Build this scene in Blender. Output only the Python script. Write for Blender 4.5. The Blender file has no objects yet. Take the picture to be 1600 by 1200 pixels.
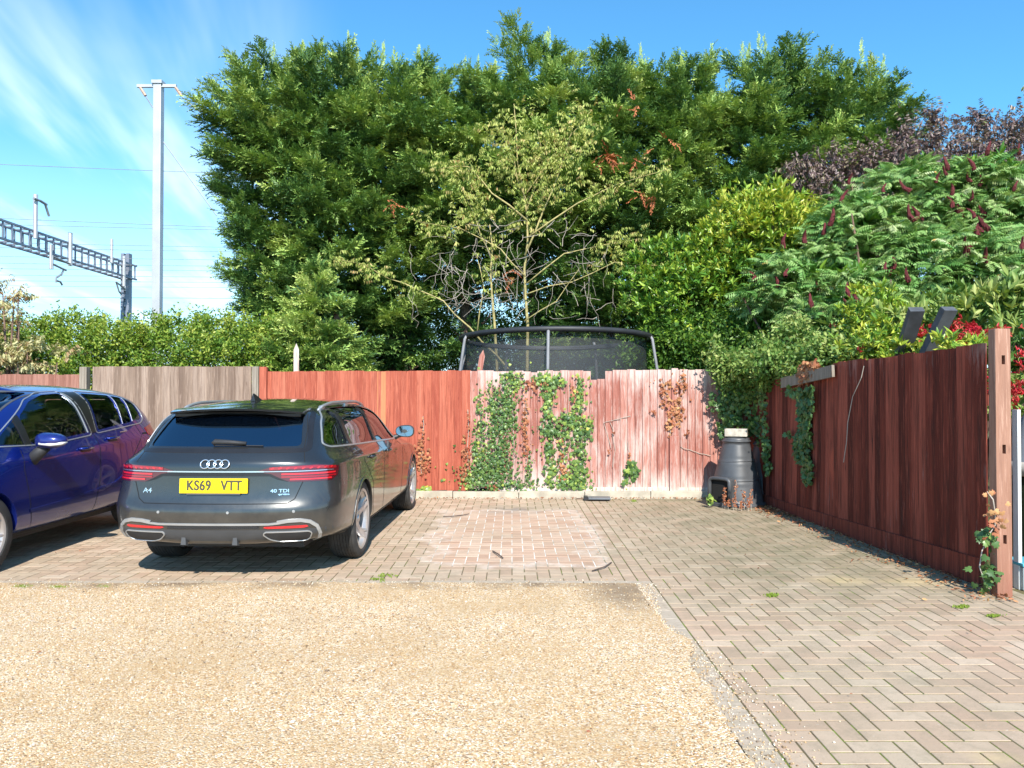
import bpy, bmesh, math, random
import numpy as np
from mathutils import Vector, Matrix
from mathutils.bvhtree import BVHTree
from mathutils.geometry import delaunay_2d_cdt
R = math.radians
scene = bpy.context.scene
col = scene.collection

# ------------------------------------------------------------ camera
EYE = 1.43
FPX = 1202.0          # focal length in pixels of the 1600 wide photograph
cam_d = bpy.data.cameras.new("camera")
cam = bpy.data.objects.new("camera", cam_d); col.objects.link(cam)
cam.location = (0, 0, EYE)
cam.rotation_euler = (R(90.81), 0, 0)
cam_d.lens = 27.05; cam_d.sensor_width = 36; cam_d.clip_end = 3000
scene.camera = cam

# ------------------------------------------------------------ light
SUN_EL, SUN_AX = R(40), 0.15
SKY_STR = 0.125
world = bpy.data.worlds.new("World"); scene.world = world; world.use_nodes = True
def build_world():
    nt = world.node_tree; N = nt.nodes; L = nt.links
    N.clear()
    out = N.new("ShaderNodeOutputWorld"); bg = N.new("ShaderNodeBackground")
    sky = N.new("ShaderNodeTexSky"); sky.sky_type = 'NISHITA'; sky.sun_disc = False
    sky.sun_elevation = SUN_EL; sky.sun_rotation = math.pi - math.atan(SUN_AX)
    sky.altitude = 50; sky.air_density = 1.0; sky.dust_density = 0.4; sky.ozone_density = 2.5
    tc = N.new("ShaderNodeTexCoord")
    sep = N.new("ShaderNodeSeparateXYZ"); L.new(tc.outputs["Generated"], sep.inputs[0])
    # flat cloud layer: direction / height
    zc = N.new("ShaderNodeMath"); zc.operation = 'MAXIMUM'; L.new(sep.outputs[2], zc.inputs[0]); zc.inputs[1].default_value = 0.03
    dx = N.new("ShaderNodeMath"); dx.operation = 'DIVIDE'; L.new(sep.outputs[0], dx.inputs[0]); L.new(zc.outputs[0], dx.inputs[1])
    dy = N.new("ShaderNodeMath"); dy.operation = 'DIVIDE'; L.new(sep.outputs[1], dy.inputs[0]); L.new(zc.outputs[0], dy.inputs[1])
    cmb = N.new("ShaderNodeCombineXYZ"); L.new(dx.outputs[0], cmb.inputs[0]); L.new(dy.outputs[0], cmb.inputs[1])
    mp = N.new("ShaderNodeMapping"); mp.vector_type = 'TEXTURE'; mp.inputs["Rotation"].default_value = (0, 0, R(14)); mp.inputs["Scale"].default_value = (0.62, 4.2, 1)
    mp.inputs["Location"].default_value = (0.18, 0.9, 0)
    L.new(cmb.outputs[0], mp.inputs[0])
    no = N.new("ShaderNodeTexNoise"); no.inputs["Scale"].default_value = 1.0; no.inputs["Detail"].default_value = 5; no.inputs["Roughness"].default_value = 0.55
    no.inputs["Distortion"].default_value = 0.15
    L.new(mp.outputs[0], no.inputs[0])
    cr = N.new("ShaderNodeMapRange"); cr.inputs[1].default_value = 0.46; cr.inputs[2].default_value = 0.74; cr.interpolation_type = 'SMOOTHSTEP'
    L.new(no.outputs[0], cr.inputs[0])
    # cloud bank lies to the west (left) of the view
    az = N.new("ShaderNodeMath"); az.operation = 'DIVIDE'; L.new(sep.outputs[0], az.inputs[0]); L.new(sep.outputs[1], az.inputs[1])
    am = N.new("ShaderNodeMapRange"); am.inputs[1].default_value = -0.22; am.inputs[2].default_value = -0.42; am.inputs[3].default_value = 0.0; am.inputs[4].default_value = 1.0
    L.new(az.outputs[0], am.inputs[0])
    fade = N.new("ShaderNodeMapRange"); fade.inputs[1].default_value = 0.52; fade.inputs[2].default_value = 0.30; L.new(sep.outputs[2], fade.inputs[0])
    m1 = N.new("ShaderNodeMath"); m1.operation = 'MULTIPLY'; L.new(cr.outputs[0], m1.inputs[0]); L.new(am.outputs[0], m1.inputs[1])
    m2 = N.new("ShaderNodeMath"); m2.operation = 'MULTIPLY'; L.new(m1.outputs[0], m2.inputs[0]); L.new(fade.outputs[0], m2.inputs[1])
    m3 = N.new("ShaderNodeMath"); m3.operation = 'MULTIPLY'; L.new(m2.outputs[0], m3.inputs[0]); m3.inputs[1].default_value = 0.64
    mix = N.new("ShaderNodeMixRGB"); L.new(m3.outputs[0], mix.inputs[0])
    tint = N.new("ShaderNodeMixRGB"); tint.blend_type = 'MULTIPLY'; tint.inputs[0].default_value = 1.0
    tint.inputs[2].default_value = (0.50, 1.04, 1.22, 1); L.new(sky.outputs[0], tint.inputs[1])
    hz = N.new("ShaderNodeMapRange"); hz.inputs[1].default_value = 0.30; hz.inputs[2].default_value = 0.0; hz.inputs[3].default_value = 0.0; hz.inputs[4].default_value = 0.74; L.new(sep.outputs[2], hz.inputs[0])
    hm = N.new("ShaderNodeMixRGB"); L.new(hz.outputs[0], hm.inputs[0]); L.new(tint.outputs[0], hm.inputs[1]); hm.inputs[2].default_value = (5.2, 6.3, 7.4, 1)
    L.new(hm.outputs[0], mix.inputs[1]); mix.inputs[2].default_value = (7.2, 7.9, 8.6, 1)
    L.new(mix.outputs[0], bg.inputs[0]); bg.inputs[1].default_value = SKY_STR
    L.new(bg.outputs[0], out.inputs[0])

build_world()
sd = bpy.data.lights.new("sun", 'SUN'); sd.energy = 4.6; sd.angle = R(0.5); sd.color = (1.0, 0.945, 0.86)
sun = bpy.data.objects.new("sun", sd); col.objects.link(sun)
sun.rotation_euler = Vector((-SUN_AX, 1, -math.tan(SUN_EL) * math.hypot(1, SUN_AX))).to_track_quat('-Z', 'Y').to_euler()
sun.location = (3, -10, 12)
scene.view_settings.view_transform = 'Standard'; scene.view_settings.look = 'None'
scene.view_settings.gamma = 1; scene.view_settings.exposure = 0.82
scene.cycles.max_bounces = 8; scene.cycles.diffuse_bounces = 2; scene.cycles.transparent_max_bounces = 24
scene.cycles.sample_clamp_indirect = 6

# ------------------------------------------------------------ object helpers
def tag(o, label=None, cat=None, group=None, kind=None):
    if label: o['label'] = label
    if cat: o['category'] = cat
    if group: o['group'] = group
    if kind: o['kind'] = kind
    return o
def empty(name, loc=(0, 0, 0), rz=0, label=None, cat=None, group=None):
    o = bpy.data.objects.new(name, None); col.objects.link(o); o.location = loc; o.rotation_euler = (0, 0, rz)
    o.empty_display_size = 0.2
    return tag(o, label, cat, group)
def obj(name, me, mat=None, parent=None, loc=None):
    o = bpy.data.objects.new(name, me); col.objects.link(o)
    if mat is not None and not len(me.materials): me.materials.append(mat)
    if parent is not None: o.parent = parent
    if loc is not None: o.location = loc
    return o
def copy_tree(o, parent=None):
    c = o.copy(); col.objects.link(c); c.parent = parent
    for ch in [x for x in list(o.children)]: copy_tree(ch, c)
    return c

class MB:
    """collects verts / faces, builds one mesh"""
    def __init__(s): s.v = []; s.f = []; s.m = []
    def add(s, vs, fs, mi=0):
        b = len(s.v); s.v += [tuple(p) for p in vs]; s.f += [tuple(i + b for i in f) for f in fs]; s.m += [mi] * len(fs); return s
    def box(s, x0, y0, z0, x1, y1, z1, mi=0, rz=0, bev=0):
        c = ((x0 + x1) / 2, (y0 + y1) / 2)
        if bev:
            bm = bmesh.new(); bmesh.ops.create_cube(bm, size=1)
            for v in bm.verts: v.co = Vector(((v.co.x) * (x1 - x0) + c[0], v.co.y * (y1 - y0) + c[1], v.co.z * (z1 - z0) + (z0 + z1) / 2))
            bmesh.ops.bevel(bm, geom=list(bm.edges), offset=bev, segments=2, affect='EDGES', profile=0.6)
            vs = [v.co.copy() for v in bm.verts]; fs = [[v.index for v in f.verts] for f in bm.faces]; bm.verts.index_update(); bm.free()
        else:
            vs = [Vector(p) for p in ((x0, y0, z0), (x1, y0, z0), (x1, y1, z0), (x0, y1, z0), (x0, y0, z1), (x1, y0, z1), (x1, y1, z1), (x0, y1, z1))]
            fs = [(0, 3, 2, 1), (4, 5, 6, 7), (0, 1, 5, 4), (1, 2, 6, 5), (2, 3, 7, 6), (3, 0, 4, 7)]
        if rz:
            ca, sa = math.cos(rz), math.sin(rz)
            vs = [Vector((c[0] + (p.x - c[0]) * ca - (p.y - c[1]) * sa, c[1] + (p.x - c[0]) * sa + (p.y - c[1]) * ca, p.z)) for p in vs]
        return s.add(vs, fs, mi)
    def tube(s, pts, rad, n=8, cap=True, mi=0):
        pts = [Vector(p) for p in pts]; k = len(pts)
        if not hasattr(rad, '__len__'): rad = [rad] * k
        vs = []; up = Vector((0, 0, 1)); prev = None
        for i, p in enumerate(pts):
            d = (pts[min(i + 1, k - 1)] - pts[max(i - 1, 0)])
            if d.length < 1e-9: d = Vector((0, 0, 1))
            d.normalize()
            if prev is None:
                a = d.cross(up)
                if a.length < 0.1: a = d.cross(Vector((1, 0, 0)))
            else: a = prev - d * prev.dot(d)
            a.normalize(); prev = a; b = d.cross(a)
            for j in range(n):
                t = 2 * math.pi * j / n
                vs.append(p + (a * math.cos(t) + b * math.sin(t)) * rad[i])
        fs = []
        for i in range(k - 1):
            for j in range(n):
                fs.append((i * n + j, i * n + (j + 1) % n, (i + 1) * n + (j + 1) % n, (i + 1) * n + j))
        if cap: fs.append(tuple(range(n))[::-1]); fs.append(tuple((k - 1) * n + j for j in range(n)))
        return s.add(vs, fs, mi)
    def bar(s, p0, p1, w, h=None, mi=0):
        """rectangular bar between two points"""
        h = h or w; p0 = Vector(p0); p1 = Vector(p1); d = (p1 - p0).normalized()
        a = d.cross(Vector((0, 0, 1)))
        if a.length < 0.05: a = Vector((1, 0, 0))
        a.normalize(); b = a.cross(d).normalized()
        vs = []
        for p in (p0, p1):
            for (i, j) in ((-1, -1), (1, -1), (1, 1), (-1, 1)): vs.append(p + a * i * w / 2 + b * j * h / 2)
        return s.add(vs, [(0, 1, 2, 3), (7, 6, 5, 4), (0, 4, 5, 1), (1, 5, 6, 2), (2, 6, 7, 3), (3, 7, 4, 0)], mi)
    def lathe(s, prof, n=32, axis='z', c=(0, 0, 0), mi=0, closed=False):
        """prof list of (r, h)"""
        vs = []; c = Vector(c)
        for (r, h) in prof:
            for j in range(n):
                t = 2 * math.pi * j / n
                if axis == 'z': vs.append(c + Vector((r * math.cos(t), r * math.sin(t), h)))
                elif axis == 'x': vs.append(c + Vector((h, r * math.cos(t), r * math.sin(t))))
                else: vs.append(c + Vector((r * math.cos(t), h, r * math.sin(t))))
        fs = []; k = len(prof)
        for i in range(k if closed else k - 1):
            i2 = (i + 1) % k
            for j in range(n): fs.append((i * n + j, i * n + (j + 1) % n, i2 * n + (j + 1) % n, i2 * n + j))
        return s.add(vs, fs, mi)
    def mesh(s, name, smooth=False, fix=True):
        me = bpy.data.meshes.new(name); me.from_pydata(s.v, [], s.f)
        if any(s.m): me.polygons.foreach_set('material_index', s.m)
        if fix:
            bm = bmesh.new(); bm.from_mesh(me); bmesh.ops.recalc_face_normals(bm, faces=bm.faces); bm.to_mesh(me); bm.free()
        if smooth:
            me.polygons.foreach_set('use_smooth', [True] * len(me.polygons))
        me.update(); return me
    def build(s, name, mat, parent=None, smooth=False, loc=None, fix=True):
        me = s.mesh(name, smooth, fix)
        for m in (mat if isinstance(mat, (list, tuple)) else [mat]): me.materials.append(m)
        return obj(name, me, None, parent, loc)
def autosmooth(me, ang=35):
    """smooth shading with sharp edges beyond an angle"""
    bm = bmesh.new(); bm.from_mesh(me)
    for f in bm.faces: f.smooth = True
    for e in bm.edges:
        if len(e.link_faces) == 2 and e.calc_face_angle(0) > R(ang): e.smooth = False
    bm.to_mesh(me); bm.free()

# ------------------------------------------------------------ material helpers
class MT:
    def __init__(s, name, rough=0.6, metal=0.0, spec=0.5):
        s.mat = bpy.data.materials.new(name); s.mat.use_nodes = True
        s.nt = s.mat.node_tree; s.N = s.nt.nodes; s.b = s.N["Principled BSDF"]; s.out = s.N["Material Output"]
        s.set('Roughness', rough); s.set('Metallic', metal); s.set('Specular IOR Level', spec)
    def set(s, k, v):
        if isinstance(v, bpy.types.NodeSocket): s.nt.links.new(v, s.b.inputs[k])
        else: s.b.inputs[k].default_value = (*v, 1) if isinstance(v, tuple) and len(v) == 3 else v
        return s
    def n(s, typ, **kw):
        nd = s.N.new(typ)
        for k, v in kw.items(): setattr(nd, k, v)
        return nd
    def lk(s, a, b): s.nt.links.new(a, b)
    def put(s, sock, v):
        if isinstance(v, bpy.types.NodeSocket): s.lk(v, sock)
        elif isinstance(v, tuple) and len(v) == 3 and sock.type == 'RGBA': sock.default_value = (*v, 1)
        else: sock.default_value = v
    def coord(s, kind="Object", scale=(1, 1, 1), rot=(0, 0, 0)):
        tc = s.n("ShaderNodeTexCoord"); mp = s.n("ShaderNodeMapping"); mp.inputs["Scale"].default_value = scale; mp.inputs["Rotation"].default_value = rot
        s.lk(tc.outputs[kind], mp.inputs[0]); return mp.outputs[0]
    def pos(s, scale=(1, 1, 1)):
        g = s.n("ShaderNodeNewGeometry"); mp = s.n("ShaderNodeMapping"); mp.inputs["Scale"].default_value = scale
        s.lk(g.outputs["Position"], mp.inputs[0]); return mp.outputs[0]
    def island(s):
        return s.n("ShaderNodeNewGeometry").outputs["Random Per Island"]
    def attr(s, name):
        a = s.n("ShaderNodeAttribute"); a.attribute_name = name; return a.outputs["Fac"]
    def noise(s, vec, scale=5, detail=4, rough=0.5, dist=0, out=0):
        t = s.n("ShaderNodeTexNoise"); s.put(t.inputs["Vector"], vec); t.inputs["Scale"].default_value = scale
        t.inputs["Detail"].default_value = detail; t.inputs["Roughness"].default_value = rough; t.inputs["Distortion"].default_value = dist
        return t.outputs[out]
    def voro(s, vec, scale=5, out="Distance", feature='F1'):
        t = s.n("ShaderNodeTexVoronoi"); t.feature = feature; s.put(t.inputs["Vector"], vec); t.inputs["Scale"].default_value = scale
        return t.outputs[out]
    def ramp(s, fac, stops, interp='LINEAR'):
        r = s.n("ShaderNodeValToRGB"); r.color_ramp.interpolation = interp; e = r.color_ramp.elements
        e[0].position = stops[0][0]; e[0].color = (*stops[0][1], 1); e[1].position = stops[-1][0]; e[1].color = (*stops[-1][1], 1)
        for p, c in stops[1:-1]:
            x = e.new(p); x.color = (*c, 1)
        s.put(r.inputs[0], fac); return r.outputs[0]
    def rng(s, fac, a, b, c=0.0, d=1.0, smooth=False):
        m = s.n("ShaderNodeMapRange"); s.put(m.inputs[0], fac)
        if smooth: m.interpolation_type = 'SMOOTHSTEP'
        for i, v in enumerate((a, b, c, d)): s.put(m.inputs[i + 1], v)
        return m.outputs[0]
    def mix(s, fac, a, b, mode='MIX'):
        m = s.n("ShaderNodeMixRGB", blend_type=mode); s.put(m.inputs[0], fac); s.put(m.inputs[1], a); s.put(m.inputs[2], b); return m.outputs[0]
    def math(s, op, a, b=0.0, c=None):
        m = s.n("ShaderNodeMath", operation=op); s.put(m.inputs[0], a); s.put(m.inputs[1], b)
        if c is not None: s.put(m.inputs[2], c)
        return m.outputs[0]
    def xyz(s, vec):
        q = s.n("ShaderNodeSeparateXYZ"); s.put(q.inputs[0], vec); return q.outputs
    def bump(s, h, strength=0.3, dist=0.01):
        b = s.n("ShaderNodeBump"); b.inputs["Strength"].default_value = strength; b.inputs["Distance"].default_value = dist
        s.put(b.inputs["Height"], h); s.lk(b.outputs[0], s.b.inputs["Normal"]); return b.outputs[0]
    def base(s, c): return s.set('Base Color', c)

def simple(name, c, rough=0.5, metal=0.0, spec=0.5, var=0.15, nscale=6, bump=0.0):
    m = MT(name, rough, metal, spec)
    v = m.noise(m.coord(), nscale, 5)
    k0 = 1 - var; k1 = 1 + var
    m.base(m.ramp(v, [(0.3, tuple(x * k0 for x in c)), (0.7, tuple(min(1, x * k1) for x in c))]))
    if bump: m.bump(m.noise(m.coord(), nscale * 8, 4), bump, 0.004)
    return m.mat
# ------------------------------------------------------------ ground
FENCE_Y = 10.75
def m_gravel():
    m = MT('gravel', 0.85, spec=0.25)
    p = m.pos()
    v = m.n("ShaderNodeTexVoronoi"); m.put(v.inputs["Vector"], p); v.inputs["Scale"].default_value = 130; v.inputs["Randomness"].default_value = 1
    cs = m.xyz(v.outputs["Color"])
    c = m.ramp(cs[0], [(0.0, (0.15, 0.095, 0.055)), (0.09, (0.37, 0.21, 0.10)), (0.25, (0.58, 0.345, 0.16)), (0.48, (0.69, 0.465, 0.245)), (0.70, (0.76, 0.59, 0.36)), (0.87, (0.81, 0.70, 0.53)), (0.97, (0.82, 0.78, 0.70))])
    ro = m.ramp(cs[1], [(0, (0.52, 0.25, 0.11)), (1, (0.62, 0.50, 0.36))])
    c = m.mix(m.rng(cs[2], 0.86, 0.88, 0, 0.7), c, ro)
    edge = m.rng(v.outputs["Distance"], 0.55, 0.95, 0, 0.6)
    c = m.mix(edge, c, (0.30, 0.20, 0.12))
    big = m.noise(p, 0.9, 5, 0.6)
    c = m.mix(m.rng(big, 0.42, 0.66, 0.0, 0.6), c, (0.50, 0.32, 0.155))
    c = m.mix(m.rng(m.noise(p, 2.7, 6, .75), .5, .72, 0, .4), c, (0.42, 0.30, 0.18))
    fine = m.noise(p, 6, 5, 0.7)
    c = m.mix(m.rng(m.noise(m.pos((.5, 1.6, 1)), .75, 4, .6), .5, .68, 0, .35), c, (0.50, 0.35, 0.20))
    c = m.mix(m.rng(fine, 0.5, 0.8, 0.0, 0.22), c, (0.74, 0.62, 0.45))
    # dark organic dirt worked into the far edge and the corner by the paving
    xy = m.xyz(p)
    far = m.math('MULTIPLY', m.rng(xy[1], 5.55, 5.83, 0, 1, True), m.rng(m.noise(p, 2.2, 5, 0.7), 0.42, 0.62, 0.05, 0.9))
    cx = m.math('SUBTRACT', xy[0], 0.8); cy = m.math('SUBTRACT', xy[1], 5.6)
    d = m.math('SQRT', m.math('ADD', m.math('MULTIPLY', m.math('MULTIPLY', cx, cx), 4.0), m.math('MULTIPLY', m.math('MULTIPLY', cy, cy), 1.2)))
    d = m.math('ADD', d, m.math('MULTIPLY', m.math('SUBTRACT', m.noise(p, 7, 4), 0.5), 0.7))
    cor = m.rng(d, 0.75, 0.15, 0, 0.75)
    c = m.mix(m.math('MAXIMUM', far, cor), c, (0.22, 0.155, 0.10))
    m.base(c)
    h = m.math('SUBTRACT', 1.0, m.math('POWER', v.outputs["Distance"], 1.5))
    m.bump(m.math('ADD', h, m.math('MULTIPLY', cs[1], 0.5)), 0.75, 0.006)
    return m.mat
def patch_mask(m, p, soft=0.35):
    """ground under where a car used to stand: cleaner, efflorescent"""
    xy = m.xyz(p)
    w = m.math('MULTIPLY', m.math('SUBTRACT', m.noise(p, 1.9, 5, .65), 0.5), 1.3)
    w2 = m.math('MULTIPLY', m.math('SUBTRACT', m.noise(m.pos((1, 1, 1)), 2.1, 4, out=0), 0.5), 0.7)
    a = m.rng(m.math('ADD', m.math('ABSOLUTE', m.math('ADD', xy[0], 0.02)), w), 0.92, 0.92 - soft, 0, 1, True)
    b = m.rng(m.math('ADD', m.math('ABSOLUTE', m.math('SUBTRACT', xy[1], 8.0)), w2), 1.72, 1.72 - soft, 0, 1, True)
    return m.math('MULTIPLY', a, b)
def m_brick():
    m = MT('paving_brick', 0.85, spec=0.25)
    p = m.pos(); r = m.island(); xy = m.xyz(p)
    c = m.ramp(r, [(0, (0.40, 0.265, 0.185)), (0.25, (0.45, 0.305, 0.215)), (0.5, (0.47, 0.335, 0.24)), (0.75, (0.49, 0.36, 0.26)), (1, (0.53, 0.40, 0.295))])
    c = m.mix(m.rng(m.noise(p, 0.8, 4, 0.6), 0.35, 0.7, 0, 0.55), c, (0.33, 0.285, 0.195))
    c = m.mix(m.rng(m.noise(p, 5, 6, 0.75), 0.47, 0.68, 0, 0.55), c, (0.25, 0.20, 0.135))
    c = m.mix(m.rng(m.noise(p, 19, 6, 0.8), 0.55, 0.72, 0, 0.45), c, (0.22, 0.185, 0.13))
    pm = patch_mask(m, p)
    c = m.mix(m.math('MULTIPLY', pm, m.rng(m.noise(p, 2.5, 5, .7), .35, .65, .2, .5)), c, m.ramp(r, [(0, (0.50, 0.29, 0.20)), (1, (0.60, 0.40, 0.30))]))
    # white bloom round the patch edge
    ring = m.math('MULTIPLY', pm, m.math('SUBTRACT', 1.0, pm))
    c = m.mix(m.rng(m.math('MULTIPLY', ring, m.rng(m.noise(p, 9, 5, .7), .35, .7, 0, 1)), 0.02, 0.3, 0, 0.6), c, (0.72, 0.64, 0.58))
    # mossy, greyer lichened band along the fence side
    lich = m.math('MULTIPLY', m.rng(xy[0], 0.9, 1.9, 0, 1), m.rng(xy[1], 4.6, 6.2, 0, 1))
    c = m.mix(m.math('MULTIPLY', lich, m.rng(m.noise(p, 3, 6, .7), .35, .65, .25, .85)), c, (0.175, 0.160, 0.095))
    c = m.mix(m.rng(m.noise(p, 38, 4, .8), .62, .74, 0, .55), c, (0.62, 0.57, 0.50))
    c = m.mix(m.rng(m.noise(p, 60, 3, .8), .60, .75, 0, .5), c, (0.20, 0.16, 0.12))
    # sandy tan patch
    for (sx, sy, rx) in ((2.55, 5.95, 3.2), (3.1, 5.9, 3.0), (1.9, 3.05, 8.0)):
        ax = m.math('MULTIPLY', m.math('SUBTRACT', xy[0], sx), rx); ay = m.math('MULTIPLY', m.math('SUBTRACT', xy[1], sy), rx * 1.6)
        dd = m.math('ADD', m.math('SQRT', m.math('ADD', m.math('MULTIPLY', ax, ax), m.math('MULTIPLY', ay, ay))), m.math('MULTIPLY', m.noise(p, 8, 4), 0.8))
        c = m.mix(m.rng(dd, 1.4, 0.5, 0, .5), c, (0.56, 0.42, 0.22))
    # oil stains in the bay
    st = m.math('MULTIPLY', m.rng(m.math('ABSOLUTE', m.math('ADD', xy[0], 0.02)), .5, .1, 0, 1), m.rng(m.math('ABSOLUTE', m.math('SUBTRACT', xy[1], 9.55)), .5, .1, 0, 1))
    c = m.mix(m.math('MULTIPLY', st, m.rng(m.noise(p, 4, 4), .42, .6, 0, .6)), c, (0.18, 0.16, 0.15))
    m.base(c)
    m.bump(m.math('ADD', m.noise(p, 90, 4, .8), m.math('MULTIPLY', m.noise(p, 14, 3), .6)), 0.5, 0.004)
    return m.mat
def m_joint():
    m = MT('joint_sand', 0.95, spec=0.1)
    p = m.pos(); xy = m.xyz(p)
    c = m.ramp(m.noise(p, 9, 6, .75), [(0.38, (0.12, 0.09, 0.055)), (0.50, (0.15, 0.125, 0.06)), (0.57, (0.13, 0.16, 0.035)), (0.68, (0.20, 0.28, 0.04))])
    big = m.noise(p, 0.9, 4, .6)
    c = m.mix(m.rng(big, .5, .36, 0, .8), c, (0.20, 0.16, 0.11))
    pm = patch_mask(m, p, 0.28)
    c = m.mix(m.math('MULTIPLY', m.rng(pm, 0.1, 0.8, 0, 1), m.rng(m.noise(p, 3, 5, .7), .38, .6, .35, .95)), c, (0.82, 0.76, 0.70))
    m.base(c); m.bump(m.noise(p, 120, 3), .6, .004)
    return m.mat
def m_edging():
    m = MT('edging_stone', 0.85, spec=0.25); p = m.pos()
    c = m.ramp(m.noise(p, 22, 6, .75), [(0.35, (0.33, 0.26, 0.19)), (0.55, (0.43, 0.345, 0.26)), (0.75, (0.52, 0.44, 0.35))])
    c = m.mix(m.math('MULTIPLY', m.island(), .35), c, (0.42, 0.36, 0.29))
    c = m.mix(m.rng(m.noise(p, 3, 5, .7), .5, .7, 0, .6), c, (0.33, 0.28, 0.19))
    m.base(c); m.bump(m.noise(p, 60, 4), .5, .004); return m.mat
def m_earth():
    m = MT('earth', 0.95, spec=0.1); p = m.pos()
    c = m.ramp(m.noise(p, 2.5, 7, .7), [(0.3, (0.07, 0.05, 0.03)), (0.5, (0.11, 0.10, 0.045)), (0.7, (0.10, 0.14, 0.04))])
    m.base(c); m.bump(m.noise(p, 14, 6, .7), .8, .05); return m.mat

earth = MB().add([(-400, -60, -0.03), (400, -60, -0.03), (400, 900, -0.03), (-400, 900, -0.03)], [(0, 1, 2, 3)]).build('ground', m_earth())
tag(earth, kind='structure')
GX = 0.93      # right-hand edge of the gravel
gr = bpy.data.meshes.new('gravel_drive')
def gravel_sheet():
    """sheet with a ragged edge where loose stones spill over the edging"""
    rnd = random.Random(4); nx, ny = 60, 260; vs = []; fs = []
    for j in range(ny + 1):
        y = -14 + (5.83 + 14) * (j / ny) ** 0.5
        for i in range(nx + 1):
            x = -16 + (GX + 16) * (i / nx) ** 0.5
            if i == nx:
                x = GX + 0.012 * rnd.uniform(-1, 1)
                x += max(-.004, .022 * math.sin(y * 7.3) + .022 * math.sin(y * 3.1 + 1) + .012 * math.sin(y * 17)) + rnd.uniform(-.004, .008)
                if 4.15 < y < 4.6: x += 0.07 * math.sin((y - 4.15) / .45 * math.pi)
            vs.append((x, y if j < ny else 5.83 + 0.01 * rnd.uniform(-1, 1), 0.012 + 0.004 * math.sin(x * 1.3) * math.sin(y * 1.7)))
    for j in range(ny):
        for i in range(nx):
            a = j * (nx + 1) + i; fs.append((a, a + 1, a + nx + 2, a + nx + 1))
    return MB().add(vs, fs)
g_mat = m_gravel()
tag(gravel_sheet().build('gravel_drive', g_mat, fix=False, smooth=True), kind='structure')
joint = MB().add([(-16, 5.9, -0.0030), (3.9, 5.9, -0.0030), (3.9, 10.62, -0.0030), (-16, 10.62, -0.0030)], [(0, 1, 2, 3)])
joint.add([(GX + .02, -6, -0.0030), (9, -6, -0.0030), (9, 5.9, -0.0030), (GX + .02, 5.9, -0.0030)], [(0, 1, 2, 3)])
tag(joint.build('paving_joints', m_joint(), fix=False), kind='structure')

def brick(mb, x0, y0, x1, y1, rnd, z=0.0, gap=0.0042, ch=0.0020, tilt=0.0007):
    x0 += gap; y0 += gap; x1 -= gap; y1 -= gap
    a, b, c0 = rnd.uniform(-tilt, tilt), rnd.uniform(-tilt, tilt), rnd.uniform(-tilt, tilt) * .5
    def zz(x, y): return z + c0 + a * (x - x0) / (x1 - x0) + b * (y - y0) / (y1 - y0)
    o = [(x0, y0), (x1, y0), (x1, y1), (x0, y1)]; i_ = [(x0 + ch, y0 + ch), (x1 - ch, y0 + ch), (x1 - ch, y1 - ch), (x0 + ch, y1 - ch)]
    vs = [(x, y, zz(x, y) - .03) for x, y in o] + [(x, y, zz(x, y) - ch * .8) for x, y in o] + [(x, y, zz(x, y)) for x, y in i_]
    fs = [(8, 9, 10, 11)]
    for k in range(4):
        k2 = (k + 1) % 4; fs += [(k, k2, k2 + 4, k + 4), (k + 4, k2 + 4, k2 + 8, k + 8)]
    mb.add(vs, fs)
def herring(mb, inside, x0, x1, y0, y1, ox, oy, u=0.1, rnd=random.Random(7)):
    """90 degree herringbone; inside(x,y) tells where paving lies"""
    ni = int((x1 - x0) / u) + 2; nj = int((y1 - y0) / u) + 2
    for i in range(-2, ni):
        for j in range(-2, nj):
            t = (i - j) % 4; X = ox + i * u; Y = oy + j * u
            if t == 0: q = (X, Y, X + 2 * u, Y + u)
            elif t == 3: q = (X, Y, X + u, Y + 2 * u)
            else: continue
            qx0, qy0 = max(q[0], x0), max(q[1], y0); qx1, qy1 = min(q[2], x1), min(q[3], y1)
            if qx1 - qx0 < 0.03 or qy1 - qy0 < 0.03: continue
            if not inside((qx0 + qx1) / 2, (qy0 + qy1) / 2): continue
            brick(mb, qx0, qy0, qx1, qy1, rnd)
pav = MB()
FX = lambda y: 3.81 - 0.05 * y          # line of the right-hand fence
herring(pav, lambda x, y: True, -9.0, 0.87, 5.93, 10.62, -9.0, 5.93)
herring(pav, lambda x, y: x < FX(y) + .15 if y > 5.3 else x < 9, 1.07, 4.6, 1.2, 10.62, 1.07, 1.2, u=0.10)
rb = random.Random(3)
for k in range(24): brick(pav, 0.87, 5.93 + k * .2, 0.97, 6.13 + k * .2, rb)       # stretcher line dividing the bays
for k in range(24): brick(pav, 0.97, 5.93 + k * .2 - .07, 1.07, 6.13 + k * .2 - .07, rb)
tag(pav.build('brick_paving', m_brick(), fix=False), kind='structure')
ed = MB()
for k in range(24):
    if -8.5 + k * .4 < GX - .02: brick(ed, -9 + k * .415, 5.835, -9 + (k + 1) * .415, 5.93, rb, z=.004)
for k in range(44): brick(ed, GX, 5.93 - (k + 1) * .2, GX + .137, 5.93 - k * .2, rb, z=.001, gap=.003)
tag(ed.build('edging_kerb', m_edging(), fix=False), kind='structure')

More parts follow.
